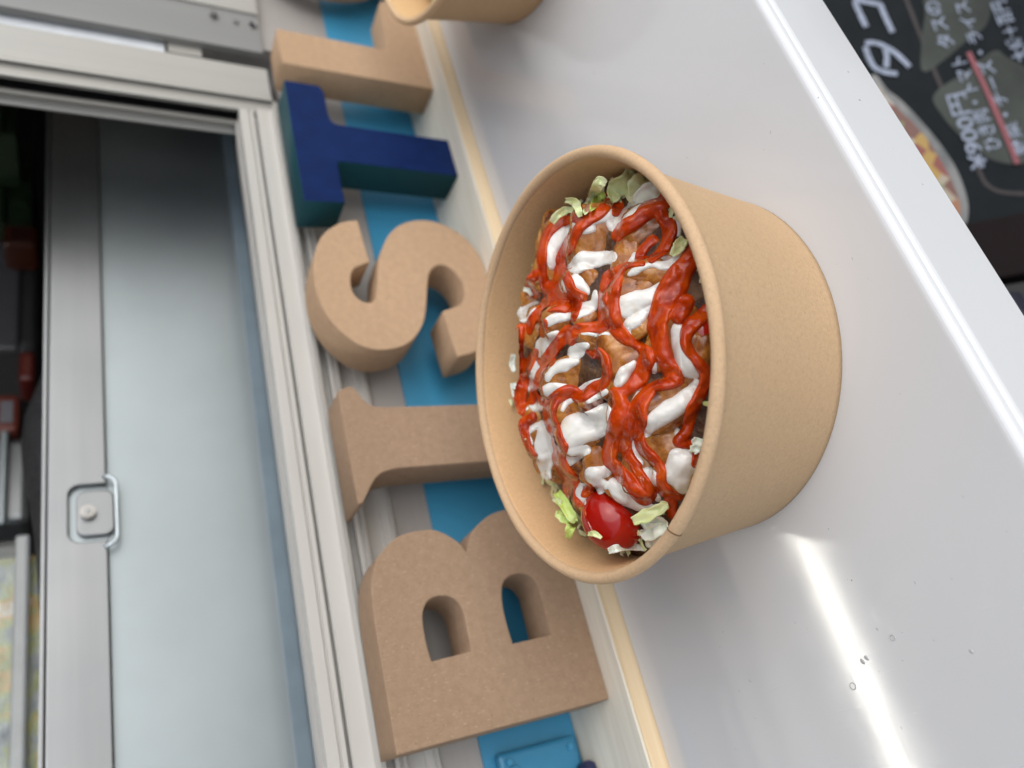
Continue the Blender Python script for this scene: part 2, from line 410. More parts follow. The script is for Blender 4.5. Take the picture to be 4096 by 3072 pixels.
# ---- steel cabinet behind the window
cab = empty('steel_cabinet', (0, .25, -.85), 'brushed steel cabinet front with a pull handle behind the serving window', 'cabinet')
YP = .262
link('front_panel', box(-.8, .62, YP, YP + .02, -.85, .2060), M['steel'], cab)
link('blue_film', box(-.8, .62, YP - .0012, YP - .0002, hitp(1118, 2000, 1, YP)[2], hitp(1060, 2000, 1, YP)[2]), M['film'], cab)
YF = .2575
zt = .2352; zb = .2068
hx0 = hitp(340, 2168, 1, YF)[0]; hx1 = hitp(340, 1938, 1, YF)[0]; hz = hitp(272, 2050, 1, YF)[2]
def rrect(x0, x1, z0, z1, r, open_bottom=False):
    pts = []
    cs = [(x1 - r, z1 - r, 0), (x0 + r, z1 - r, 90)]
    if not open_bottom: cs += [(x0 + r, z0 + r, 180), (x1 - r, z0 + r, 270)]
    for cx, cz, a0 in cs:
        for k in range(7):
            a = math.radians(a0 + 15 * k); pts.append((cx + r * math.cos(a), cz + r * math.sin(a)))
    return pts
XZ = lambda y: Matrix(((1, 0, 0, 0), (0, 0, -1, y), (0, 1, 0, 0), (0, 0, 0, 1)))
rr = rrect(hx0, hx1, zb, hz, .006, True)
loop = [(.62, zb), (.62, zt), (-.8, zt), (-.8, zb), (hx0, zb)] + rr[::-1] + [(hx1, zb)]
fl = link('flange', plate_mesh([loop], .0036, .0006, XZ(YF + .0018)), M['steel_flange'], cab)
link('flange_top', box(-.8, .62, YF - .0006, YP + .03, zt + .0004, zt + .0030, .0008), M['steel_flange'], cab)
link('recess_back', box(hx0 - .004, hx1 + .004, YP - .0005, YP + .002, .2064, hz + .004), M['steel'], cab)
hd = link('pull_handle', plate_mesh([rrect(hx0 + .0035, hx1 - .0035, zb - .004, hz - .0038, .005)], .0030, .0009, XZ(YF + .0022)), M['steel_flange'], cab)
lz = hitp(352, 2045, 1, YF)[2]; lx = hitp(352, 2052, 1, YF)[0]
link('lock', cyl((lx, YF - .0012, lz), (0, 1, 0), .0040, .004, 28, .0008), M['screw'], hd)
link('lock_core', cyl((lx + .0003, YF - .0034, lz), (0, 1, 0), .0016, .0008, 20, .0002), M['lining'], hd)
ly = YF - .0015; lzb = hitp(468, 2045, 1, ly)[2]
lx0 = hitp(440, 2182, 1, ly)[0]; lx1 = hitp(440, 1902, 1, ly)[0]
pts = [(lx0, YP - .001, zb + .001)] + [(lx0 + .006 - .006 * math.cos(a), ly, lzb + .006 - .006 * math.sin(a)) for a in np.linspace(0, math.pi / 2, 7)] + \
      [(lx1 - .006 + .006 * math.sin(a), ly, lzb + .006 - .006 * math.cos(a)) for a in np.linspace(0, math.pi / 2, 7)] + [(lx1, YP - .001, zb + .001)]
link('pull_loop', tube(pts, .0011, 10), simple('satin_pull', (.62, .68, .70), .3, metal=.6), cab)

# ---- things behind the cabinet
def at(ix, iy, y): return Vector(hitp(ix, iy, 1, y))
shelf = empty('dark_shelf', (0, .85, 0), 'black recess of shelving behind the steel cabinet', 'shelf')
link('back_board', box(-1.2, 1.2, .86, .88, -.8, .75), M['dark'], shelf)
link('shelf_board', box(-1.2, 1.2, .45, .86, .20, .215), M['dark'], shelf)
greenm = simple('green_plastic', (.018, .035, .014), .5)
def crate(name, a, b, y, d, mat, label, lip=.008):
    """a open-topped crate from two image corners on plane y"""
    p, q = at(*a, y), at(*b, y); x0, x1 = sorted((p.x, q.x)); z0, z1 = sorted((p.z, q.z))
    t = empty(name, ((x0 + x1) / 2, y + d / 2, z0), label, 'crate')
    bodym = [box(x0, x1, y, y + .006, z0, z1), box(x0, x1, y + d - .006, y + d, z0, z1), box(x0, x0 + .006, y + .006, y + d - .006, z0, z1), box(x1 - .006, x1, y + .006, y + d - .006, z0, z1), box(x0 + .006, x1 - .006, y + .006, y + d - .006, z0, z0 + .006)]
    link('body', join_meshes(bodym), mat, t)
    link('lip', box(x0 - lip, x1 + lip, y - lip, y - .0005, z1 - .02, z1 + .006, .003), mat, t)
    for k in range(3):
        xx = x0 + (x1 - x0) * (.25 + .25 * k); link('rib', box(xx - .003, xx + .003, y - .004, y - .0002, z0 + .004, z1 - .024), mat, t)
    return t
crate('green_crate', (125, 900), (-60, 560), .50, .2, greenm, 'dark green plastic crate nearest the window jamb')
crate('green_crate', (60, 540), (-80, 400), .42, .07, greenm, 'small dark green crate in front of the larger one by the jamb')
# red and white packets
def packet(a, b, y, c1, c2, label):
    p, q = at(*a, y), at(*b, y); x0, x1 = sorted((p.x, q.x)); z0, z1 = sorted((p.z, q.z))
    t = empty('food_packet', ((x0 + x1) / 2, y, z0), label, 'packet', 'packets behind the cabinet')
    link('wrapper', box(x0, x1, y, y + .04, z0, z1, .004), simple('wrapper', c1, .35), t)
    link('print', box(x0 + (x1 - x0) * .2, x1 - (x1 - x0) * .2, y - .0008, y - .0002, z0 + (z1 - z0) * .25, z0 + (z1 - z0) * .75), simple('print', c2, .4), t)
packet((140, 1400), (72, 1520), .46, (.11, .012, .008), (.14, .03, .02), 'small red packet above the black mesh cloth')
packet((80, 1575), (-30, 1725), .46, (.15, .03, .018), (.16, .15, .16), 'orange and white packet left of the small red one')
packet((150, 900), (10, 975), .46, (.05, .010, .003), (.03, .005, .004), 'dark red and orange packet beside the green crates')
st = empty('steel_container', at(60, 1900, .45), 'shiny steel container between the mesh cloth and the packets', 'container')
p, q = at(130, 2085, .47), at(-60, 1745, .47)
link('body', box(p.x, q.x, .47, .6, p.z, q.z, .008, 3), M['steel_flange'], st)
link('rim', box(p.x - .003, q.x + .003, .462, .4695, (p.z + q.z) / 2, (p.z + q.z) / 2 + .006, .002), M['steel'], st)
p, q = at(150, 1400, .52), at(-60, 985, .52)
st = empty('grey_tub', (p.x, .52, p.z), 'pale grey plastic tub between the packets and the crates', 'tub')
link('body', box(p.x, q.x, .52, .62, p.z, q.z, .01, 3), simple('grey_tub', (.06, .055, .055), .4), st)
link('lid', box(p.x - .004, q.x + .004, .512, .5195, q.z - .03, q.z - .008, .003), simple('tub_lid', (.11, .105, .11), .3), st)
# clear container with crumpled contents
p, q = at(92, 3200, .40), at(-120, 2180, .40)
cc = empty('clear_container', (p.x, .40, p.z), 'clear plastic container of wrapped food behind the cabinet', 'container')
gm = N('clear_plastic').set(Roughness=.04, Base_Color=(.95, .97, .97)); gm.b.inputs['Transmission Weight'].default_value = .97; gm.b.inputs['IOR'].default_value = 1.3
cb = [box(p.x, q.x, .40, .403, p.z, q.z), box(p.x, q.x, .50, .503, p.z, q.z), box(p.x, p.x + .003, .403, .5, p.z, q.z), box(q.x - .003, q.x, .403, .5, p.z, q.z)]
link('body', join_meshes(cb), gm.m, cc)
link('rim', box(p.x - .003, q.x + .003, .3965, .3995, p.z - .001, p.z + .0075, .002), simple('clear_rim', (.35, .36, .36), .2), cc)
k = N('wrapped_food').set(Roughness=.3); k.col(k.ramp(k.noise(38, 4, .6, obj=False), [(.3, (.08, .11, .15)), (.43, (.36, .38, .40)), (.52, (.42, .46, .22)), (.6, (.62, .38, .14)), (.7, (.75, .75, .72))])); k.bump(k.noise(60, 4), .6, .01)
link('contents', box(p.x + .005, q.x - .005, .41, .49, p.z - .03, q.z - .006, .01, 3), k.m, cc)
# black mesh cloth lump behind the flange
k = N('black_mesh').set(Roughness=.7)
v = k.new('ShaderNodeTexVoronoi'); v.inputs['Scale'].default_value = 600; k.l(k.pos, v.inputs[0])
k.col(k.ramp(v.outputs[0], [(.15, (.035, .035, .038)), (.5, (.006, .006, .007))])); k.bump(v.outputs[0], .6, .0008)
oy = .315; prof_px = [(192, 1250), (170, 1400), (110, 1520), (82, 1600), (72, 1700), (80, 1820), (105, 1950), (128, 2080), (140, 2250), (150, 2450), (158, 2700), (162, 2900), (165, 3200)]
tops = [at(a, b, oy) for a, b in prof_px]
bm = bmesh.new(); R_ = []
for i, tpt in enumerate(tops):
    ring = []
    for kx in range(13):
        a = math.pi * kx / 12; hgt = tpt.z - .19
        ring.append(bm.verts.new((tpt.x, oy + .03 - .03 * math.cos(a), .19 + hgt * math.sin(a) ** .5 * (1 + .03 * noise.noise(Vector((i * .7, kx * .6, 0)))))))
    R_.append(ring)
for i in range(len(R_) - 1):
    for kx in range(12): bm.faces.new((R_[i][kx], R_[i][kx + 1], R_[i + 1][kx + 1], R_[i + 1][kx]))
tag(link('mesh_cloth', from_bm(bm, True), k.m, loc=tuple(tops[5])), 'crumpled black mesh cloth lying behind the top of the steel cabinet', 'cloth')
# steel worktop behind the flange
tag(link('worktop', box(-.8, .62, YP + .032, .44, .19, .2), M['steel']), 'steel worktop on which the cloth and containers lie', 'worktop')

# ---- wooden plank
pk = empty('wooden_plank', (0, .135, 0), 'pale wooden plank along the back of the white counter under the letters', 'plank')
link('plank', box(-1.1, 1.1, .1072, .1622, -.02, .0090, .0007), M['wood'], pk)
link('front_edge', box(-1.1, 1.1, .1063, .1070, -.018, .0082), M['wood_edge'], pk)

# ---- white counter
ct = empty('serving_counter', (0, 0, -.04), 'glossy white plastic serving counter with small scratches under the paper bowl', 'counter')
pf = [(.1058, 0), (-.0890, 0)]
for a in np.linspace(90, 180, 8): pf.append((-.0893 + .0034 * math.cos(math.radians(a)), -.0034 + .0034 * math.sin(math.radians(a))))
pf += [(-.0934, -.0044), (-.0938, -.0052), (-.0936, -.0370), (-.0928, -.0384), (.1058, -.0384)]
me = extrude_x(pf, -1.0, 1.0); bm = bmesh.new(); bm.from_mesh(me)
for f in bm.faces: f.smooth = False
me = from_bm(bm); link('counter_top', me, M['counter'], ct)
# nicks: small rings and pits pressed into the plastic
nk = []
for (ix, iy, r) in ((3571, 2551, .0008), (3411, 2745, .0010)):
    p = hitp(ix, iy, 2, 0)
    nk.append(tube([(p[0] + r * math.cos(t), p[1] + r * 1.1 * math.sin(t), .00005) for t in np.linspace(0, 6.2832, 25)[:-1]], .00016, 8, True))
for (ix, iy, r) in ((3450, 2646, .0011), (3466, 2632, .0010), (3001, 2722, .0007), (3885, 2606, .0008), (3610, 2640, .0004), (3508, 2516, .0005), (3180, 2490, .0004)):
    p = hitp(ix, iy, 2, 0); bm = bmesh.new(); bmesh.ops.create_icosphere(bm, subdivisions=2, radius=r)
    bmesh.ops.transform(bm, verts=bm.verts, matrix=Matrix.Translation((p[0], p[1], 0)) @ Matrix.Rotation(.6, 4, 'Z') @ Matrix.Diagonal((1, .6, .28, 1))); nk.append(from_bm(bm, True))
for _ in range(70):
    x, y = random.uniform(-.25, .2), random.uniform(-.08, .08)
    if (x * x + y * y) < .066 ** 2: continue
    bm = bmesh.new(); bmesh.ops.create_icosphere(bm, subdivisions=1, radius=random.uniform(.00012, .0003))
    bmesh.ops.transform(bm, verts=bm.verts, matrix=Matrix.Translation((x, y, 0)) @ Matrix.Rotation(random.uniform(0, 3), 4, 'Z') @ Matrix.Diagonal((random.uniform(1, 3.5), .7, .3, 1))); nk.append(from_bm(bm, True))
tag(link('nicks', join_meshes(nk), simple('nick', (.42, .42, .42), .3), ct), kind='stuff')

# ================================================================= LETTERS
LY, LT = .1225, .0225
def letter(name, loops, mat, label, y=LY, t=LT):
    loops = [[(p[0] / 1e4, max(p[1] / 1e4, .0091)) for p in lp] for lp in loops]
    me = plate_mesh(loops, t, .0005, XZ(y + t / 2))
    xs = [p[0] for p in loops[0]]
    o = link(name, me, mat, loc=((min(xs) + max(xs)) / 2, y + t / 2, .0091))
    return tag(o, label, 'letter', 'fibreboard letters standing on the plank')
Bo = [(-1036, 1109), (-794, 1107), (-585, 1106), (-477, 1104), (-381, 1096), (-326, 1084), (-271, 1060), (-234, 1035), (-191, 989), (-158, 938), (-142, 873), (-138, 809), (-143, 754), (-169, 703), (-201, 662), (-223, 642), (-266, 616), (-222, 598), (-178, 570), (-135, 520), (-100, 455), (-83, 390), (-82, 330), (-98, 260), (-140, 195), (-205, 140), (-290, 108), (-400, 92), (-1022, 91)]
Bo = smooth_loop(Bo, corners=(0, 16, 28), n=4)
H1 = smooth_loop([(-714, 890), (-660, 897), (-578, 897), (-524, 891), (-497, 881), (-471, 864), (-453, 838), (-446, 798), (-456, 752), (-478, 722), (-509, 706), (-545, 700), (-596, 700), (-705, 702)], corners=(0, 13), n=3)
H2 = smooth_loop([(-706, 499), (-641, 503), (-568, 504), (-495, 496), (-444, 480), (-420, 460), (-403, 425), (-399, 380), (-415, 330), (-454, 302), (-508, 296), (-700, 298)], corners=(0, 11), n=3)
letter('letter_b', [Bo, H1, H2], M['mdf'], 'big brown fibreboard letter B with two holes, at the left end of the row')
Io = [(18, 1090), (601, 1090), (624, 1040), (622, 1014), (600, 998), (560, 978), (528, 955), (510, 922), (506, 880), (506, 250), (515, 205), (545, 170), (600, 140), (622, 120), (622, 91), (10, 91), (10, 125), (70, 150), (130, 185), (170, 230), (182, 270), (178, 860), (172, 905), (160, 950), (135, 985), (100, 1012), (50, 1045), (18, 1066)]
letter('letter_i', [Io], M['mdf'], 'brown fibreboard letter I with flared ends, half hidden by the bowl')
So = [(1402, 794), (1376, 847), (1346, 893), (1293, 916), (1230, 923), (1180, 915), (1143, 887), (1130, 848), (1143, 815), (1180, 793), (1292, 765), (1401, 742), (1514, 697), (1609, 642), (1687, 561), (1731, 455), (1737, 354), (1705, 260), (1640, 175), (1542, 118), (1440, 95), (1320, 91), (1180, 93), (1060, 112), (950, 165), (870, 235), (830, 297), (796, 414), (1092, 430), (1122, 356), (1150, 305), (1201, 272), (1279, 262), (1350, 283), (1400, 325), (1414, 376), (1379, 433), (1310, 471), (1126, 520), (1015, 560), (938, 612), (880, 675), (846, 760), (838, 855), (862, 933), (908, 991), (968, 1040), (1053, 1084), (1150, 1108), (1249, 1113), (1352, 1104), (1459, 1078), (1547, 1040), (1620, 975), (1670, 900), (1694, 812)]
letter('letter_s', [smooth_loop(So, corners=(0, 27, 28, 55), n=3)], M['mdf_pale'], 'light brown fibreboard letter S between the navy T and the I')
To = [(1800, 1095), (2746, 1090), (2748, 886), (2725, 868), (2690, 856), (2510, 858), (2465, 850), (2440, 830), (2433, 800), (2435, 91), (2130, 91), (2133, 835), (2125, 852), (2100, 862), (1815, 864)]
letter('letter_t', [To], M['navy'], 'navy blue painted letter T with teal edges')
Lo = [(2895, 1085), (3203, 1085), (3205, 395), (3222, 362), (3250, 348), (3690, 325), (3725, 300), (3735, 91), (2895, 91)]
letter('letter_l', [Lo], M['mdf_pale'], 'light brown fibreboard letter L right of the navy T', y=LY - .0005)
ox = hitp(1420, 30, 1, LY + .0265)[0] * 1e4
oc = [(ox + 480 + 480 * math.cos(a), 600 + 508 * math.sin(a)) for a in np.linspace(0, 2 * math.pi, 60)[:-1]]
oh = [(ox + 480 + 210 * math.cos(a), 600 + 240 * math.sin(a)) for a in np.linspace(0, 2 * math.pi, 40)[:-1]]
letter('letter_o', [oc, oh], M['mdf'], 'brown fibreboard round letter cut off at the right end of the row', y=LY + .004)

# ================================================================= PAPER BOWLS
def paper_bowl(cx, cy, R, H, Rb, label, seam_deg):
    t = empty('paper_bowl', (cx, cy, 0), label, 'bowl', 'kraft paper bowls on the counter')
    lip = .0021; Rw = R - lip * 1.55
    n = 24
    outer = []; inner = []
    for i in range(n + 1):
        f = i / n; r = Rb + (Rw - Rb) * (f ** 1.06); z = H * f * .985
        outer.append((r, z)); inner.append((r - .0006, z))
    prof = [(Rb - .0005, 0.0003)] + outer[1:] 
    wl = lathe(outer + inner[::-1], cx, cy, 160, closed=True)
    # separate inner face material
    me = wl; me.materials.append(M['kraft']); me.materials.append(M['kraft_in_lit'])
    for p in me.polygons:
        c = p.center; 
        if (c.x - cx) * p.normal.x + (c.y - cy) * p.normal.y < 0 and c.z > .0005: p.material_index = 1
    link('wall', me, None, t)
    # rolled rim, slightly uneven
    bm = bmesh.new(); rings = []
    for i in range(192):
        a = 2 * math.pi * i / 192; w1 = 1 + .09 * noise.noise(Vector((math.cos(a) * 3, math.sin(a) * 3, cx * 9)))
        dz = .0006 * noise.noise(Vector((math.cos(a) * 1.6, math.sin(a) * 1.6, 5))); da = (math.degrees(a) - seam_deg + 180) % 360 - 180
        st = 1.07 if -.2 < da < 7 else 1.0
        rings.append([bm.verts.new(((cx + (R - lip + lip * w1 * st * math.cos(b)) * math.cos(a)), cy + (R - lip + lip * w1 * st * math.cos(b)) * math.sin(a), H - lip + dz + lip * w1 * st * 1.05 * math.sin(b))) for b in np.linspace(0, 2 * math.pi, 17)[:-1]])
    for i in range(192):
        A, B = rings[i], rings[(i + 1) % 192]
        for k2 in range(16): bm.faces.new((A[k2], A[(k2 + 1) % 16], B[(k2 + 1) % 16], B[k2]))
    rim = link('rim', from_bm(bm, True), M['kraft_rim'], t)
    # notch line where the overlap ends on the rolled rim
    a = math.radians(seam_deg - .3)
    pts = [(cx + (R - lip + (lip + .00012) * math.cos(b)) * math.cos(a + .004 * math.sin(b * 2)), cy + (R - lip + (lip + .00012) * math.cos(b)) * math.sin(a + .004 * math.sin(b * 2)), H - lip + (lip + .00016) * 1.05 * math.sin(b)) for b in np.linspace(-1.1, 2.2, 16)]
    link('notch', tube(pts, .00022, 6), simple('seam_shadow_gap', (.16, .08, .035), .9), rim)
    link('base', lathe([(0.0001, .004), (Rb - .0012, .004), (Rb - .0012, .0046), (.0001, .0046)], cx, cy, 96), M['kraft_in_lit'], t)
    return t
BH = .0647; BR = .0765
bowl = paper_bowl(0, 0, BR, BH, .0643, 'brown kraft paper bowl full of chicken and salad in the middle of the counter', -161.5)
bowl2 = paper_bowl(.2963, -.0135, .0805, .0603, .0686, 'second kraft paper bowl further right, cut off by the picture edge', 20)

# ================================================================= FOOD
def mound_z(x, y):
    r = math.hypot(x, y); f = min(r / .066, 1.05)
    return .0440 + .0235 * (1 - f * f) + .0026 * noise.noise(Vector((x * 110, y * 110, 3))) - .001 * abs(noise.noise(Vector((x * 260, y * 260, 8))))
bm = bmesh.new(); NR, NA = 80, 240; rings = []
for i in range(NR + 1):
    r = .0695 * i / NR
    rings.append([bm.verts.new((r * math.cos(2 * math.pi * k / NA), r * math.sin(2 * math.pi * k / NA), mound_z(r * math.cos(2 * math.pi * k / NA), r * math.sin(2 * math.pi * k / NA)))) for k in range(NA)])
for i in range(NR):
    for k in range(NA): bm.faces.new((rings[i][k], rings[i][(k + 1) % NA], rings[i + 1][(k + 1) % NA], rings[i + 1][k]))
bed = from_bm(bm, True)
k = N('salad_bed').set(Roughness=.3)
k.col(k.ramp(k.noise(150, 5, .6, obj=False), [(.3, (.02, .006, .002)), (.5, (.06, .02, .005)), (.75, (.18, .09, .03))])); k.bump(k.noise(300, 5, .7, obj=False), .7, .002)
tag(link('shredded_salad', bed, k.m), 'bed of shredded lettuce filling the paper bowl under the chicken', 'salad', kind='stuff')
bed_bvh = BVHTree.FromPolygons([v.co.copy() for v in bed.vertices], [tuple(p.vertices) for p in bed.polygons])

CROP = {'A': (1900, 600), 'B': (1900, 1200), 'C': (1900, 1700)}
SC = 1000 / 2212
def px(c, x, y): o = CROP[c]; return (o[0] + x * SC, o[1] + y * SC)
def cast(bvh, p):
    d = Vector(ray(*p)).normalized(); h = bvh.ray_cast(Vector(CAM), d)
    return h, d
ico_cache = {}
def ico(sub):
    if sub not in ico_cache:
        bm = bmesh.new(); bmesh.ops.create_icosphere(bm, subdivisions=sub, radius=1)
        bm.verts.ensure_lookup_table()
        ico_cache[sub] = (np.array([v.co[:] for v in bm.verts]), [tuple(v.index for v in f.verts) for f in bm.faces]); bm.free()
    return ico_cache[sub]
all_v, all_f = [v.co.copy() for v in bed.vertices], [tuple(p.vertices) for p in bed.polygons]
def add_bvh(V, F):
    o = len(all_v); all_v.extend(Vector(v) for v in V); all_f.extend(tuple(i + o for i in f) for f in F)

PIECES = [
 ('A', 745, 900, 200, 330, 8, 'browned chicken piece at the right back of the bowl against the paper wall'),
 ('A', 1050, 880, 215, 330, -8, 'large glazed chicken piece with a white sauce dollop, right back of the heap'),
 ('A', 1340, 930, 130, 190, 10, 'dark chicken piece tucked under the ketchup loop near the right rim'),
 ('A', 1530, 640, 260, 170, -20, 'ketchup covered chicken piece by the right rim of the bowl'),
 ('A', 1560, 1130, 260, 150, -10, 'ragged light brown chicken piece near the front rim, right of centre'),
 ('A', 1420, 1340, 240, 200, -15, 'chicken piece striped with two broad bands of white sauce'),
 ('A', 940, 1190, 190, 150, 20, 'white coated chicken piece below the glazed one'),
 ('A', 520, 1340, 120, 130, 0, 'small orange chicken end at the back wall of the bowl'),
 ('B', 760, 190, 150, 130, -20, 'chicken piece with a short white dab at the back of the heap'),
 ('B', 545, 250, 110, 170, 10, 'golden chicken piece between ketchup stripes at the back'),
 ('B', 970, 160, 100, 90, 0, 'small orange chicken lump beside the ketchup hook'),
 ('B', 1060, 365, 150, 75, 5, 'crumbly fried chicken edge under the ketchup hook'),
 ('B', 1300, 470, 160, 190, -15, 'dark brown chicken piece beside the hollow in the centre'),
 ('B', 860, 660, 290, 150, -15, 'broad flat brown chicken piece in the middle of the heap'),
 ('B', 1440, 230, 120, 100, -30, 'pinkish chicken corner by the broad ketchup bands'),
 ('B', 1235, 765, 90, 110, 20, 'narrow chicken tip pointing at the thick ketchup stripe'),
 ('B', 850, 985, 180, 150, -10, 'brown chicken piece with a dark burnt slit'),
 ('B', 1060, 915, 120, 110, 10, 'golden chicken knob between white sauce patches'),
 ('B', 470, 830, 85, 85, 0, 'small chicken bit at the back beside white sauce'),
 ('B', 550, 1020, 100, 100, 0, 'yellow brown chicken bit near the back wall, left half'),
 ('B', 980, 1150, 250, 160, -18, 'chicken piece covered by the largest white sauce patch'),
 ('B', 590, 1240, 150, 150, 10, 'chicken piece under a round white patch near the back left'),
 ('B', 630, 1430, 110, 150, -10, 'chicken piece under the white drip at the back left'),
 ('B', 890, 1400, 150, 160, 5, 'golden chicken piece between two ketchup trails, left half'),
 ('B', 1700, 920, 260, 170, -35, 'golden chicken piece with a broad diagonal white band at the front'),
 ('B', 1720, 1260, 220, 150, -10, 'charred chicken piece at the front rim'),
 ('B', 1760, 330, 210, 270, 10, 'ketchup covered chicken piece at the front rim, right of centre'),
 ('B', 1930, 560, 140, 260, 5, 'chicken piece pressed to the front rim under red sauce'),
 ('B', 1380, 950, 170, 260, 8, 'chicken piece under the thick upright ketchup stripes'),
 ('B', 1090, 1400, 120, 170, 15, 'browned chicken piece with crisp red edge left of the thick ketchup'),
 ('C', 1110, 440, 150, 110, 10, 'chicken tip dipped in thick white sauce above the tomato'),
 ('C', 1790, 400, 170, 220, 0, 'white coated chicken piece at the front rim near the tomato'),
 ('C', 1450, 420, 150, 190, 0, 'chicken piece under twin ketchup stripes near the tomato'),
 ('C', 960, 600, 120, 130, 0, 'chicken scrap with orange sauce beside the tomato'),
 ('C', 730, 420, 100, 100, 0, 'small seared chicken bit at the left back edge'),
 ('C', 1270, 580, 130, 80, 30, 'chicken piece under the white sauce that runs onto the tomato'),
]
for i, (c, X, Y, a, b, ang, lab) in enumerate(PIECES):
    h, d = cast(bed_bvh, px(c, X, Y))
    if h[0] is None: print('MISS', lab); continue
    P0, nrm, _, dist = h
    if nrm.dot(d) > 0: nrm = -nrm
    nn = (nrm * .5 - d * .5 + Vector((noise.noise(Vector((i, 1, 2.5))), noise.noise(Vector((i, 7, 3.5))), 0)) * .35).normalized()
    right = Vector(RW[0]); down = -Vector(RW[1])
    t1 = right * math.cos(math.radians(ang)) + down * math.sin(math.radians(ang)); t1 = (t1 - nn * t1.dot(nn)).normalized(); t2 = nn.cross(t1)
    sa = 1.18 * a * SC * dist / FPX; sb = 1.18 * b * SC * dist / FPX; sc = .70 * min(sa, sb) + .0012
    V, F = ico(5); s = Vector((i * 3.7, i * 1.3, 0)); pw = 2.6
    V = V / (np.sum(np.abs(V) ** pw, 1) ** (1 / pw))[:, None]
    B3 = np.array([t1, t2, nn]); out = []
    cen = P0 - nn * sc * (.30 + .45 * noise.noise(s * 3))
    for v in V:
        q = Vector((v[0], v[1], v[2]))
        dsp = .24 * noise.noise(q * 1.0 + s) + .07 * noise.noise(q * 2.2 + s) + .022 * noise.noise(q * 5 + s) + .007 * noise.noise(q * 12 + s)
        ridg = -.05 * max(0, 1 - abs(noise.noise(q * 1.7 + s * 2)) * 7)
        out.append(np.array(v) * (1 + dsp + ridg))
    W = (np.array(out) * [sa, sb, sc]) @ B3 
    # stay within the paper wall
    Wd = W + np.array(cen); rr2 = np.hypot(Wd[:, 0], Wd[:, 1]); lim = .0705; f = np.where(rr2 > lim, lim / rr2, 1); Wd[:, 0] *= f; Wd[:, 1] *= f
    W = Wd - np.array(cen)
    me = bpy.data.meshes.new('m'); me.from_pydata(W.tolist(), [], F); me.polygons.foreach_set('use_smooth', [True] * len(me.polygons))
    me.materials.append(M['chicken'])
    o = bpy.data.objects.new('chicken_piece', me); o.location = cen; COL.objects.link(o)
    tag(o, lab, 'chicken', 'roast chicken pieces heaped in the paper bowl')
    add_bvh(Wd, F)

# tomatoes
def tomato(c, X, Y, a, b, ang, lab, sub=4, sink=.4):
    h, d = cast(bed_bvh, px(c, X, Y)); P0, nrm, _, dist = h
    if nrm.dot(d) > 0: nrm = -nrm
    nn = (nrm * .35 - d * .65).normalized(); right = Vector(RW[0]); down = -Vector(RW[1])
    t1 = right * math.cos(math.radians(ang)) + down * math.sin(math.radians(ang)); t1 = (t1 - nn * t1.dot(nn)).normalized(); t2 = nn.cross(t1)
    sa, sb = a * SC * dist / FPX, b * SC * dist / FPX; sc = min(sa, sb) * .95
    V, F = ico(sub); B3 = np.array([t1, t2, nn]); cen = P0 - nn * sc * sink
    V = V.copy(); V[:, 0] *= 1 + .04 * V[:, 1]
    W = (V * [sa, sb, sc]) @ B3
    me = bpy.data.meshes.new('m'); me.from_pydata(W.tolist(), [], F); me.polygons.foreach_set('use_smooth', [True] * len(me.polygons)); me.materials.append(M['tomato'])
    o = bpy.data.objects.new('cherry_tomato', me); o.location = cen; COL.objects.link(o); tag(o, lab, 'tomato', 'cherry tomatoes in the paper bowl'); add_bvh(W + np.array(cen), F)
tomato('C', 1235, 825, 285, 255, 35, 'shiny red cherry tomato at the left end of the heap', sink=-.32)
tomato('B', 2010, 330, 150, 190, 0, 'red tomato under sauce against the front rim', sink=.2)

food = BVHTree.FromPolygons(all_v, all_f)

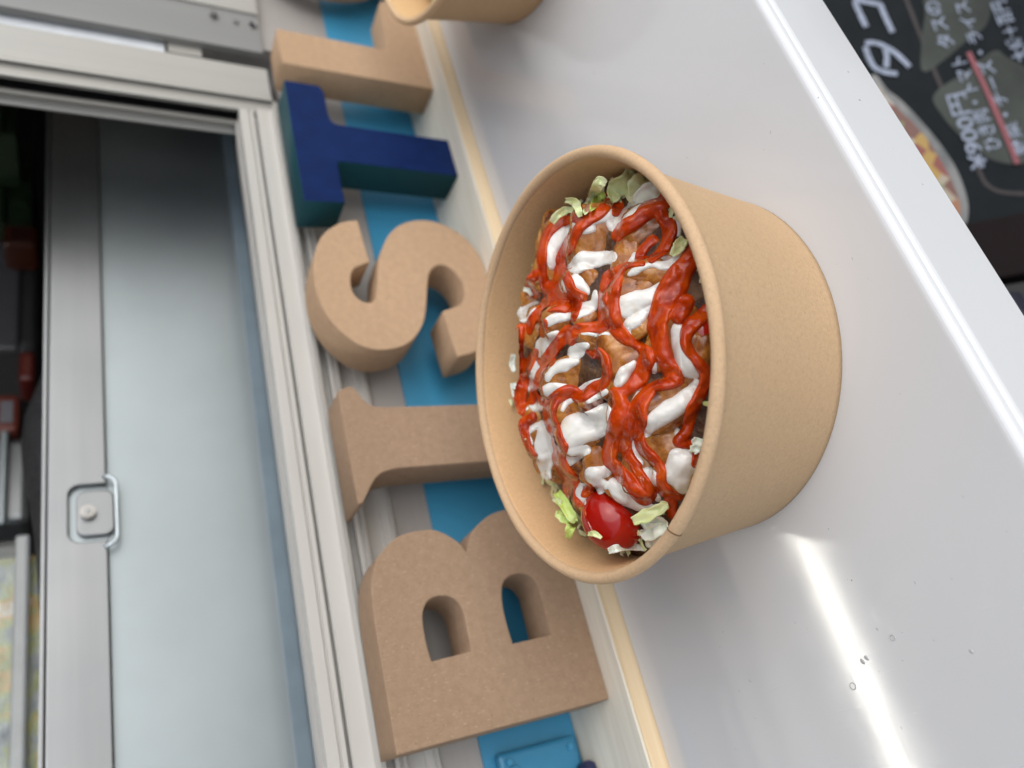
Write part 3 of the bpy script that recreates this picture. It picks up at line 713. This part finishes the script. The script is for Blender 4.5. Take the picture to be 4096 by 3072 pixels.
# lettuce shreds
def shred(pts, width, mat, lab, seed, lift=.001, parent_bvh=food, curl=.5, lifts=None):
    P = []
    for i, p in enumerate(pts):
        h, d = cast(parent_bvh, p)
        q = h[0]
        if q is None or q.z < .03:
            tt = .2; ent = False
            while tt < .45:
                q = Vector(CAM) + d * tt
                rq = math.hypot(q.x, q.y)
                if rq < .0655 and q.z < .09: ent = True
                if (ent and rq > .0660) or q.z < .056:
                    if rq > .0665: q.x *= .0665 / rq; q.y *= .0665 / rq
                    break
                if q.z < mound_z(q.x, q.y): break
                tt += .0005
        lf = lifts[i] if lifts else lift
        P.append(np.array(q - d * lf))
    P = smooth_loop(P, closed=False, n=7); P = [Vector(p) for p in P]
    bm = bmesh.new(); rows = []; n = 9; rs = Vector((seed * 2.3, seed, 0))
    for i, p in enumerate(P):
        a = P[max(0, i - 1)]; b = P[min(len(P) - 1, i + 1)]; t = (b - a).normalized(); vw = (Vector(CAM) - p).normalized()
        sd_ = t.cross(vw).normalized(); up = sd_.cross(t); f = i / (len(P) - 1)
        wd = width * (.35 + .65 * math.sin(math.pi * min(1, f * .9 + .12)) ** .6) * (1 + .35 * noise.noise(Vector((f * 5, seed, 1))))
        row = []
        for kx in range(n):
            u = kx / (n - 1) * 2 - 1
            ed = .16 * noise.noise(Vector((f * 9 + seed * 5, u * 1.5, 7)))
            z = width * (curl * u * u * .6 + .42 * noise.noise(Vector((f * 4, u * 1.2, seed))) + .05 * noise.noise(Vector((f * 19, u * 5, seed))))
            row.append(bm.verts.new(p + sd_ * (u + ed * abs(u)) * wd + up * z))
        rows.append(row)
    for i in range(len(rows) - 1):
        for kx in range(n - 1): bm.faces.new((rows[i][kx], rows[i][kx + 1], rows[i + 1][kx + 1], rows[i + 1][kx]))
    # thickness
    bmesh.ops.recalc_face_normals(bm, faces=bm.faces)
    bmesh.ops.solidify(bm, geom=bm.faces[:], thickness=.00035)
    me = from_bm(bm, True)
    o = link('lettuce_shred', me, mat, loc=tuple(P[len(P) // 2])); tag(o, lab, 'lettuce', 'lettuce and cabbage shreds in the paper bowl')
    return o
g, pl_, wh = M['leaf_green'], M['leaf_pale'], M['leaf_white']
X = lambda c, *pp: [px(c, a, b) for a, b in pp]
SH = [
 (X('C', (730, 600), (790, 700), (850, 800), (890, 860)), .0036, g, 'curly green lettuce shred at the far left of the heap', [.004, .006, .006, .003]),
 (X('C', (900, 830), (850, 900), (815, 1000)), .0028, g, 'green lettuce tip pointing down the paper wall at the left', [.005, .006, .004]),
 (X('C', (690, 650), (760, 690), (830, 690)), .0016, pl_, 'thin pale lettuce edge across the curly green shred', [.007, .008, .007]),
 (X('C', (740, 760), (760, 820), (830, 870)), .0024, g, 'small green lettuce fold beside the ketchup tail', [.006, .006, .005]),
 (X('C', (1400, 850), (1520, 800), (1640, 740), (1700, 680)), .0034, pl_, 'wet pale green lettuce strip lying over the tomato', [.011, .009, .006, .004]),
 (X('C', (1480, 900), (1580, 900), (1700, 880)), .0048, wh, 'crumpled white cabbage piece between the tomato and the rim', [.005, .006, .004]),
 (X('C', (1500, 1020), (1600, 960), (1680, 900)), .0042, wh, 'white cabbage fold under the tomato by the rim seam', [.004, .006, .004]),
 (X('C', (1180, 1115), (1260, 1090), (1400, 1075), (1500, 1100)), .0020, wh, 'pinkish white cabbage sliver under the tomato', [.002, .002, .003, .003]),
 (X('C', (1000, 960), (1060, 965), (1120, 1000)), .0014, pl_, 'tiny pale lettuce bit below the left side of the tomato', [.003, .003, .003]),
 (X('A', (680, 640), (740, 570), (840, 530), (950, 560)), .0026, pl_, 'pale lettuce arc behind the rightmost ketchup stripe', [.004, .006, .006, .003]),
 (X('A', (800, 450), (880, 460), (910, 520), (930, 590)), .0022, pl_, 'short forked lettuce shred at the right back', [.004, .006, .006, .003]),
 (X('A', (1130, 240), (1080, 330), (1030, 440), (970, 560)), .0026, pl_, 'long upright lettuce shred at the right end of the bowl', [.007, .009, .009, .004]),
 (X('A', (1160, 300), (1100, 270), (1060, 300)), .0020, pl_, 'folded tip of lettuce at the right end near the paper wall', [.007, .010, .008]),
 (X('A', (1150, 380), (1090, 430), (1020, 540)), .0028, g, 'green lettuce shred beside the long upright one', [.006, .007, .004]),
 (X('A', (1430, 220), (1340, 290), (1250, 380), (1230, 470)), .0050, pl_, 'broad pale leaf at the right end of the bowl', [.004, .006, .006, .004]),
 (X('A', (1550, 240), (1480, 320), (1400, 420)), .0055, pl_, 'wide translucent leaf against the rim at the right', [.003, .006, .004]),
 (X('A', (1640, 330), (1540, 380), (1420, 470)), .0040, wh, 'white cabbage strip under the broad ketchup band at the right', [.003, .005, .004]),
 (X('A', (1850, 780), (1800, 860), (1740, 930)), .0028, pl_, 'grey green leaf beside the front rim, right part', [.003, .004, .003]),
 (X('B', (340, 480), (330, 570), (350, 640)), .0022, wh, 'pale cabbage piece at the back wall, centre', [.002, .002, .002]),
 (X('B', (340, 740), (360, 830), (390, 900)), .0026, wh, 'white cabbage piece at the back wall below the ketchup bulge', [.002, .003, .002]),
 (X('B', (400, 1120), (420, 1180), (450, 1240)), .0016, pl_, 'thin lettuce sliver at the back left wall', [.002, .002, .002]),
 (X('B', (1980, 1220), (1960, 1290), (1930, 1350)), .0026, wh, 'white cabbage scrap at the front rim, left part', [.002, .003, .002]),
 (X('A', (430, 1230), (470, 1240), (500, 1290)), .0014, wh, 'small white cabbage tip at the back wall, right part', [.004, .003, .002]),
]
for i, (pts, wd, mt, lab, lf) in enumerate(SH): shred(pts, wd * (.62 if wd < .0037 else .85), mt, lab, i + 1, lifts=lf)
# fine shreds around the edge, uncountable
fm = []
for i in range(170):
    a = random.uniform(0, 2 * math.pi); r = random.uniform(.060, .067); c0 = Vector((r * math.cos(a), r * math.sin(a), mound_z(r * math.cos(a), r * math.sin(a)) + random.uniform(0, .002)))
    th_ = random.uniform(0, 6.28); L = random.uniform(.006, .014); bm = bmesh.new(); rows = []
    for j in range(7):
        f = j / 6 - .5; p = c0 + Vector((math.cos(th_ + f), math.sin(th_ + f), .35 * noise.noise(Vector((i, f * 3, 0))))) * (f * L)
        rr0 = math.hypot(p.x, p.y)
        if rr0 > .0685: p.x *= .0685 / rr0; p.y *= .0685 / rr0
        sd_ = Vector((-math.sin(th_ + f), math.cos(th_ + f), .6 * noise.noise(Vector((i, f * 4, 9))))) * random.uniform(.0006, .0013)
        rows.append([bm.verts.new(p - sd_), bm.verts.new(p + Vector((0, 0, .0004))), bm.verts.new(p + sd_)])
    for j in range(6):
        for q in range(2): bm.faces.new((rows[j][q], rows[j][q + 1], rows[j + 1][q + 1], rows[j + 1][q]))
    fm.append(from_bm(bm, True))
tag(link('fine_lettuce', join_meshes(fm), M['leaf_pale']), 'fine lettuce scraps showing round the edge of the salad', 'lettuce', kind='stuff')
# crumb on the paper wall
p = hitp(1900 + 320 * SC, 1200 + 905 * SC, 1, .0655)
bm = bmesh.new(); bmesh.ops.create_icosphere(bm, subdivisions=3, radius=.0011)
for v in bm.verts: v.co *= 1 + .5 * noise.noise(v.co * 1500)
bmesh.ops.transform(bm, verts=bm.verts, matrix=Matrix.Diagonal((1.8, .5, .8, 1)))
o = link('lettuce_crumb', from_bm(bm, True), M['leaf_pale']); o.location = p; tag(o, 'yellow lettuce crumb stuck to the back paper wall', 'crumb')

# ---- sauces: poured sheets that follow the food, thickest along each squeezed line
GX = np.arange(1975, 2875, 3.0); GY = np.arange(640, 2250, 3.0)
def gblur(a, sg):
    r = int(3 * sg + 1); k_ = np.exp(-.5 * (np.arange(-r, r + 1) / sg) ** 2); k_ /= k_.sum()
    for ax in (0, 1):
        a = np.apply_along_axis(lambda v: np.convolve(np.pad(v, r, mode='edge'), k_, 'valid'), ax, a)
    return a
rs = np.random.RandomState(5)
def nfield(sg):
    n_ = gblur(rs.randn(len(GY), len(GX)), sg); return n_ / n_.std()
gxx, gyy = np.meshgrid(GX, GY)
RD = np.stack([(gxx - 2048) / FPX, -(gyy - 1536) / FPX, -np.ones_like(gxx)], -1) @ RW
RD /= np.linalg.norm(RD, axis=-1, keepdims=True)
cv = Vector(CAM)
D0 = np.full(gxx.shape, np.nan)
for j in range(len(GY)):
    for i in range(len(GX)):
        h = food.ray_cast(cv, Vector(RD[j, i]))
        if h[0] is not None and h[0].z > .03: D0[j, i] = h[3]
def fillblur(D, sg):
    ok = ~np.isnan(D); return gblur(np.where(ok, D, 0), sg) / np.maximum(gblur(ok.astype(float), sg), 1e-4), ok
def sauce(name, paths, mat, label, cat, D, wide, hk, warp, tcap, sag, grain):
    wx, wy = nfield(7) * warp, nfield(7) * warp; wx += nfield(2.5) * warp * .22; wy += nfield(2.5) * warp * .22
    wn = nfield(9)
    T = np.full(gxx.shape, -.0012)
    X_ = gxx + wx; Y_ = gyy + wy
    for path in paths:
        P = np.array([(*px(c2, x, y), w_ * SC * .5 * wide) for (c2, x, y, w_) in path], float)
        pts = np.array(smooth_loop([tuple(p) for p in P], closed=False, n=30)) if len(P) > 1 else P
        keep = [0]
        for q in range(1, len(pts)):
            if np.hypot(*(pts[q, :2] - pts[keep[-1], :2])) > 2.5: keep.append(q)
        for x, y, r in pts[keep]:
            r = max(r, 5); R2 = r + 22
            i0 = max(0, int((x - R2 - GX[0]) / 3)); i1 = min(len(GX), int((x + R2 - GX[0]) / 3) + 2); j0 = max(0, int((y - R2 - GY[0]) / 3)); j1 = min(len(GY), int((y + R2 - GY[0]) / 3) + 2)
            if i0 >= i1 or j0 >= j1: continue
            d_ = np.hypot(X_[j0:j1, i0:i1] - x, Y_[j0:j1, i0:i1] - y); rr_ = r * (1 + .13 * wn[j0:j1, i0:i1])
            mm = .28 / FPX; u_ = np.clip(1 - d_ / rr_, 0, 1)
            tm = np.minimum(rr_ * mm * hk, tcap)
            t_ = np.where(d_ < rr_, tm * np.sqrt(1 - (1 - u_) ** 2), -(d_ - rr_) * mm * 1.1)
            T[j0:j1, i0:i1] = np.maximum(T[j0:j1, i0:i1], t_)
    T = gblur(T, .8); T = np.where(T > .0004, T + grain * nfield(4) + grain * .4 * nfield(1.6), T)
    Db, ok = fillblur(D, sag)
    B = np.where(ok, np.minimum(D, Db + .0006), Db)
    B2 = gblur(B, 2.0)
    w_ = np.clip(T / .0010, 0, 1); base = B * (1 - w_) + B2 * w_
    S_ = base - T - .0001
    PW = np.array(CAM) + RD * S_[..., None]
    mask = (T > -.00065) & (np.hypot(PW[..., 0], PW[..., 1]) < .0712)
    idx = -np.ones(gxx.shape, int); F = []; V_ = []
    M4 = mask[:-1, :-1] & mask[1:, :-1] & mask[:-1, 1:] & mask[1:, 1:]
    st = np.stack([S_[:-1, :-1], S_[1:, :-1], S_[:-1, 1:], S_[1:, 1:]]); M4 &= (st.max(0) - st.min(0)) < .004
    use = np.zeros(gxx.shape, bool)
    for dj in (0, 1):
        for di in (0, 1): use[dj:dj + M4.shape[0], di:di + M4.shape[1]] |= M4
    idx[use] = np.arange(use.sum()); V_ = PW[use]
    jj, ii = np.nonzero(M4)
    F = np.stack([idx[jj, ii], idx[jj + 1, ii], idx[jj + 1, ii + 1], idx[jj, ii + 1]], 1)
    me = bpy.data.meshes.new('m'); me.from_pydata(V_.tolist(), [], F.tolist()); me.polygons.foreach_set('use_smooth', [True] * len(me.polygons)); me.materials.append(mat)
    ob = bpy.data.objects.new(name, me); COL.objects.link(ob); tag(ob, label, cat, kind='stuff')
    return np.where(T > 0, np.fmin(S_, np.where(np.isnan(D), 9, D)), D)
def pth(s):
    """'A x,y,w x,y,w B x,y,w' -> list"""
    out = []; c = None
    for tok in s.split():
        if tok in 'ABC': c = tok; continue
        x, y, w_ = tok.split(','); out.append((c, float(x), float(y), float(w_)))
    return out
WHITE = ['A 880,650,80 780,720,110 700,850,120 680,960,130 680,1030,80', 'A 1200,560,100 1110,600,70 1030,640,45', 'A 1190,620,60 1215,675,75', 'A 970,690,75 1035,690,50',
 'A 1215,945,70 1100,965,125 960,1000,150 890,1045,110 835,1040,35', 'A 765,1100,50 780,1230,95 825,1290,60', 'A 890,1150,100 940,1210,120 980,1255,70',
 'A 1470,510,70 1380,560,110 1290,600,110 1250,640,60', 'A 1900,930,90 1790,970,100 1680,1020,100 1560,1010,50 1430,1060,55 1370,1100,30', 'A 1700,1180,55 1600,1250,110 1450,1330,160 1350,1370,150 1350,1430,100',
 'A 1580,1380,45 1450,1480,100 1350,1560,90 B 1350,260,80 1370,310,50', 'A 1075,1270,45 1050,1370,70 950,1410,115 910,1460,50', 'A 550,1370,50 450,1440,95 440,1480,80', 'A 850,1460,40 750,1480,85 650,1520,85',
 'B 720,310,60 620,380,120 585,480,80', 'B 825,255,50', 'B 1180,300,25 1060,310,22 950,290,20', 'B 985,405,50 900,450,115 880,490,70', 'B 890,540,55 780,580,90 680,640,75 630,700,45',
 'B 790,770,55 690,790,110 620,840,110 600,890,75', 'B 500,560,65 530,620,80', 'B 510,700,75 475,770,65', 'B 1130,690,25 1000,750,40 900,800,28', 'B 1160,810,40 1000,880,50', 'B 880,860,60 810,910,50 770,980,30',
 'B 1120,1010,150 970,1080,170 850,1130,150 800,1190,110', 'B 1150,1110,120 1050,1160,140 920,1220,150 860,1280,80', 'B 980,1330,95 880,1370,120 810,1430,80', 'B 1400,560,60 1330,640,110 1275,725,90', 'B 1590,570,55 1590,640,45',
 'B 1800,260,110 1820,400,115 1850,520,125 1900,620,130 1950,655,80', 'B 1960,740,75 1880,850,140 1750,970,170 1600,1080,150 1530,1180,70', 'B 1450,830,45 1390,920,50 1350,1060,28', 'B 1395,1280,60 1410,1380,80 1470,1450,60',
 'B 1540,1540,120 1590,1600,90', 'B 1810,1420,200 1790,1500,220 C 1790,480,160 1820,580,80', 'B 590,930,55 530,930,75', 'B 445,950,35', 'B 620,1090,65 530,1120,65 465,1180,55 495,1280,35', 'B 620,1200,170 600,1260,180', 'B 640,1400,125 620,1470,105 650,1560,45',
 'C 1150,400,110 1040,440,130 1080,500,115 1160,540,80', 'C 1220,520,85 1250,590,130 1340,665,90 1430,705,65 1560,725,50', 'C 940,560,95 940,630,75 970,690,28', 'B 1790,1170,55', 'A 1790,650,90 1790,730,80', 'A 1405,930,45 1385,990,45', 'C 1110,590,55', 'C 1620,640,60',
 'A 1490,440,70 1400,480,60', 'B 600,560,40 640,700,30', 'C 870,800,22 900,840,14', 'A 1060,1560,30 1000,1620,30', 'B 700,1320,60 760,1380,60']
RED = ['A 1250,470,80 1190,430,95 1140,520,80 1010,615,70 930,680,70 880,760,70 830,860,70 770,940,70 762,1020,70 790,1090,68 830,1170,68 870,1250,68 960,1295,60', 'A 1240,560,50 1265,490,70',
 'A 910,600,60 830,600,60 720,660,75 640,750,70 600,870,65 590,1000,62 600,1120,62 625,1220,68 690,1290,70', 'A 740,1050,55 700,1180,55 710,1260,60 745,1310,65 800,1320,65 880,1290,60',
 'A 545,1090,65 490,1160,65 500,1240,65 560,1290,50', 'A 1720,420,150 1570,520,150 1450,620,120 1330,690,105 1250,760,80', 'A 1640,560,140 1720,680,110 1700,800,90 1640,900,70 1560,970,50', 'A 1580,790,80 1500,870,85 1445,970,55',
 'A 1930,900,120 1850,1050,150 1750,1220,165 1650,1400,165 1590,1560,150 B 1600,240,160 1640,380,150 1680,520,130 1750,650,115 1800,720,70', 'B 1790,730,60 1660,750,70 1560,780,65 1460,860,60 1390,1000,65 1370,1150,75 1340,1280,75 1380,1400,75 1450,1480,55',
 'A 1480,1000,50 1350,1020,55 1220,1080,60 1150,1130,65 1130,1250,70 1140,1400,70 1150,1500,80 1120,1560,75 1000,1570,60 900,1590,75 850,1660,85 B 850,370,55', 'A 1290,1060,65 1245,1170,85 1230,1300,100 1230,1450,100 1250,1580,100 B 1330,335,88 1430,400,80 1510,470,115 1500,560,120 1480,650,110 1420,740,88 1340,810,75 1270,820,70',
 'B 1235,810,60 1270,840,90 1290,950,120 1260,1080,130 1230,1200,120 1210,1320,120 1200,1420,110 1270,1500,110 1360,1600,100 C 1420,570,110 1500,640,110 1570,610,65', 'B 1500,830,55 1430,930,75 1370,1060,95 1340,1200,88 1340,1330,88 1400,1440,80 C 1430,400,88 1490,500,88 1560,600,80',
 'B 2050,100,100 1910,230,110 1865,340,88 1900,450,80 1960,540,88 2030,640,80 2020,760,90 1960,880,100 1905,1010,100 1880,1150,88 1800,1260,65 1900,1280,55', 'B 1560,820,60 1490,940,85 1470,1080,80 1440,1180,70 1480,1300,80 1560,1400,78 1640,1490,70 C 1650,520,78 1720,620,75 1800,640,55', 'C 1730,690,95 1740,790,60',
 'B 1000,460,30 1060,500,45', 'B 1090,460,68 1150,520,70 1180,620,78 1150,720,78 1050,790,76 950,850,70 890,850,60', 'B 820,260,65 740,380,85 650,500,85 600,560,60', 'B 700,540,35 600,620,50 560,700,58 560,800,48 600,910,36', 'B 900,840,70 850,800,80 790,820,85 700,890,88 665,1000,88 690,1110,88 740,1210,60 780,1290,55',
 'B 790,1290,55 740,1400,85 790,1500,88 850,1590,95 C 830,560,88 840,640,80 890,700,85 940,790,75', 'B 720,1240,55 735,1350,60', 'B 530,460,55 460,600,55 430,700,48 440,800,36', 'A 700,1330,95 600,1400,88 500,1520,68 B 480,290,45', 'B 615,200,55 600,310,45',
 'B 405,240,60 380,400,80 375,520,75 335,640,85 350,720,75 400,800,75 405,900,85 410,980,40', 'B 520,830,65 500,900,50', 'B 500,1040,70 440,1080,70 430,1150,65 470,1280,45 530,1370,28', 'A 910,1350,60 870,1500,45', 'A 650,1370,120 800,1390,110', 'C 1000,560,60 960,620,40', 'B 1960,1330,50 1940,1450,45', 'A 1230,1560,60', 'B 1860,60,150 1800,150,110']
D1 = sauce('white_sauce', [pth(s) for s in WHITE], M['mayo'], 'white creamy sauce drizzled in bands over the chicken', 'sauce', D0, 1.08, .46, 3.2, .0015, 3.2, .00003)
sauce('ketchup', [pth(s) for s in RED], M['ketchup'], 'glossy red ketchup squeezed in looping lines over the chicken and white sauce', 'sauce', D1, 1.20, .80, 2.0, .0029, 3.5, .00005)

# second bowl contents
bm = bmesh.new(); bmesh.ops.create_icosphere(bm, subdivisions=4, radius=1)
for v in bm.verts: v.co *= 1 + .15 * noise.noise(v.co * 3)
bmesh.ops.transform(bm, verts=bm.verts, matrix=Matrix.Translation((.2963, -.0135, .035)) @ Matrix.Diagonal((.068, .068, .018, 1)))
o = tag(link('leafy_salad', from_bm(bm, True), M['leaf_green']), 'green salad filling the second paper bowl', 'salad', kind='stuff')

# ================================================================= MENU BOARD under the counter
nb = Vector((-.2018, -.8071, .5549)).normalized(); P0 = Vector(CAM) + Vector(ray(3800, 450)).normalized() * .70
def onb(ix, iy, off=0.0):
    d = Vector(ray(ix, iy)); t = (P0 + nb * off - Vector(CAM)).dot(nb) / d.dot(nb); return Vector(CAM) + d * t
ub = (onb(3800, 390) - onb(3905, 660)); ub.z = 0; ub = (ub - nb * ub.dot(nb)).normalized(); vb = nb.cross(ub)     # u right, v up
if vb.z < 0: vb = -vb
def uv(p): return ((p - P0).dot(ub), (p - P0).dot(vb))
def wb(u, v, off): return P0 + ub * u + vb * v + nb * off
zr = lambda x, y: (3300 + x * .5426, y * .5426)       # coordinates read off the enlarged corner
mb = empty('menu_board', P0 - vb * .55, 'black menu board with handwritten white lettering leaning under the counter', 'menu board')
Bm = Matrix.Translation(P0) @ Matrix((tuple(ub) + (0,), tuple(vb) + (0,), tuple(nb) + (0,), (0, 0, 0, 1))).transposed()
u0 = uv(onb(4096, 860))[0]
def brect(ua, ub_, va, vb2, o0, o1, mat, name, bev=.0):
    me = box(ua, ub_, va, vb2, o0, o1, bev); me.transform(Bm); return link(name, me, mat, mb)
brect(u0, .60, -.55, .22, -.012, 0, simple('black_board', (.0060, .0085, .0105), .6, spec=.12, var=.2), 'panel')
fm_ = simple('dark_red_wood', (.010, .006, .006), .7, spec=.1)
brect(u0 - .045, u0 - .0005, -.58, .25, -.016, .008, fm_, 'stile', .002); brect(.6005, .64, -.58, .25, -.016, .008, fm_, 'stile', .002); brect(u0, .60, -.58, -.5505, -.016, .008, fm_, 'rail', .002); brect(u0, .60, .2205, .25, -.016, .008, fm_, 'rail', .002)
def flatpoly(pts, off, mat, name, parent=mb):
    bm = bmesh.new(); bm.faces.new([bm.verts.new(wb(*uv(onb(*p)), off)) for p in pts]); me = from_bm(bm)
    bmx = bmesh.new(); bmx.from_mesh(me); bmesh.ops.triangulate(bmx, faces=bmx.faces); bmx.to_mesh(me); bmx.free()
    return link(name, me, mat, parent)
gp = simple('grey_green_reflection', (.052, .057, .050), .6, spec=.12, var=.35, vs=14, bump=0)  # blurred reflections on the board, painted as flat grey patches
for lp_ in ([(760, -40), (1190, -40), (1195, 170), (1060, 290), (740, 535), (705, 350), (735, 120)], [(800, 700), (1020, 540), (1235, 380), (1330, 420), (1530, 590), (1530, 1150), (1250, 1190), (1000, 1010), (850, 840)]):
    flatpoly([tuple(q) for q in smooth_loop([zr(*p) for p in lp_], n=4)], .0006, gp, 'painted_reflection')
br = simple('brown_line', (.018, .011, .011), .6, bump=0)
def stroke(pts, wpx, mat, name, off=.0012):
    P = [wb(*uv(onb(*p)), off) for p in smooth_loop([zr(*p) for p in pts], closed=False, n=5)]; wd = wpx * .5426 / FPX * .70 * .5
    bm = bmesh.new(); rows = []
    for i, p in enumerate(P):
        t = (P[min(len(P) - 1, i + 1)] - P[max(0, i - 1)]).normalized(); s = t.cross(nb).normalized() * wd * (1 + .2 * noise.noise(p * 300)); rows.append((bm.verts.new(p - s), bm.verts.new(p + s)))
    for i in range(len(rows) - 1): bm.faces.new((rows[i][0], rows[i][1], rows[i + 1][1], rows[i + 1][0]))
    return from_bm(bm)
ink = simple('white_marker', (.24, .27, .34), .6, var=.25, vs=300, bump=0)
link('lettering', join_meshes([stroke(s, 34, ink, '') for s in ([(205, 0), (305, 22), (405, 40)], [(215, 20), (255, 110), (300, 205)], [(400, 35), (440, 130), (495, 245)],
    [(530, 552), (430, 535), (360, 500), (320, 430), (293, 350)], [(293, 325), (360, 322), (440, 350), (530, 410), (620, 498)], [(440, 365), (452, 430), (448, 505)])]), ink, mb)['label'] = 'large handwritten katakana characters'
link('underline', stroke([(1050, 395), (1230, 780), (1410, 1215)], 32, None, '', .0018), simple('pink_marker', (.20, .05, .06), .6, bump=0), mb)
link('border_line', join_meshes([stroke([(590, -20), (700, 260), (820, 560), (1120, 1230), (1200, 1370), (1320, 1420), (1500, 1430)], 26, None, '', .0004)]), br, mb)
def text(body, a, b, size_px, name='small_lettering'):
    """one handwritten line from image point a to b"""
    pa, pb = onb(*zr(*a)), onb(*zr(*b)); c = bpy.data.curves.new('t', 'FONT'); c.body = body; c.size = 1; c.offset = .012
    o = bpy.data.objects.new('t', c); COL.objects.link(o); me = eval_mesh(o); bpy.data.objects.remove(o); bpy.data.curves.remove(c)
    if not len(me.vertices): return None
    xs = [v.co.x for v in me.vertices]; L = (pb - pa).length; k_ = L / max(1e-6, max(xs)); t = (pb - pa).normalized(); s = nb.cross(t)
    hgt = size_px * .5426 * .70 / FPX
    mt = Matrix.Translation(pa + nb * .0014 - s * hgt * .4) @ Matrix((tuple(t) + (0,), tuple(s) + (0,), tuple(nb) + (0,), (0, 0, 0, 1))).transposed() @ Matrix.Diagonal((k_, hgt, 1, 1))
    me.transform(mt); me.materials.clear(); o = link(name, me, ink, mb); return o
text('¥900円', (1130, 1250), (945, 700), 130)
text('ひき肉・トマト', (1240, 1120), (965, 430), 110); text('タスの', (900, 370), (770, 20), 110)
text('野菜・チーズ・ライス', (1440, 1150), (985, 20), 100); text('大盛＋百円', (1450, 460), (1260, 20), 110)
# printed photograph of a rice bowl
k = N('plate_print').set(Roughness=.4); k.col(k.ramp(k.noise(40, 4, obj=False), [(.3, (.07, .075, .075)), (.7, (.24, .23, .22))]))
outer = [(340, 560), (460, 670), (560, 745), (700, 890), (850, 1070), (965, 1250), (1040, 1450), (1050, 1600), (1000, 1740), (900, 1850), (500, 1500), (300, 1000)]
inner = [(360, 640), (460, 730), (560, 830), (660, 930), (770, 1060), (860, 1210), (930, 1340), (985, 1480), (990, 1590), (950, 1680), (860, 1760), (520, 1400), (330, 950)]
pp = flatpoly([tuple(q) for q in smooth_loop([zr(*p) for p in outer], n=4)], .0008, k.m, 'food_photo')
k = N('food_print').set(Roughness=.4); v = k.new('ShaderNodeTexVoronoi'); v.inputs['Scale'].default_value = 75; k.l(k.pos, v.inputs[0])
sx = k.new('ShaderNodeSeparateColor'); k.l(v.outputs['Color'], sx.inputs[0])
k.col(k.ramp(sx.outputs[0], [(.0, (.18, .03, .02)), (.2, (.26, .10, .04)), (.4, (.30, .25, .18)), (.55, (.12, .04, .025)), (.7, (.32, .19, .03)), (.85, (.16, .20, .08)), (.95, (.34, .30, .25))], 'CONSTANT'))
flatpoly([tuple(q) for q in smooth_loop([zr(*p) for p in inner], n=4)], .0012, k.m, 'food_print', pp)
# dark crate on the ground left of the board
p = onb(4096, 1250); 
t = empty('dark_crate', (p.x - .05, p.y + .02, -1.0), 'dark blue crate standing left of the menu board under the counter', 'crate')
dm = simple('navy_plastic', (.012, .013, .022), .4)
link('body', box(p.x - .5, u0 * ub.x + P0.x - .075, p.y - .03, p.y + .10, -1.0, p.z + .09, .01), dm, t)
for q in range(5): link('rib', box(p.x - .5, u0 * ub.x + P0.x - .08, p.y - .036, p.y - .0305, p.z + .07 - q * .05, p.z + .085 - q * .05, .002), simple('navy_rib', (.02, .02, .032), .35), t)
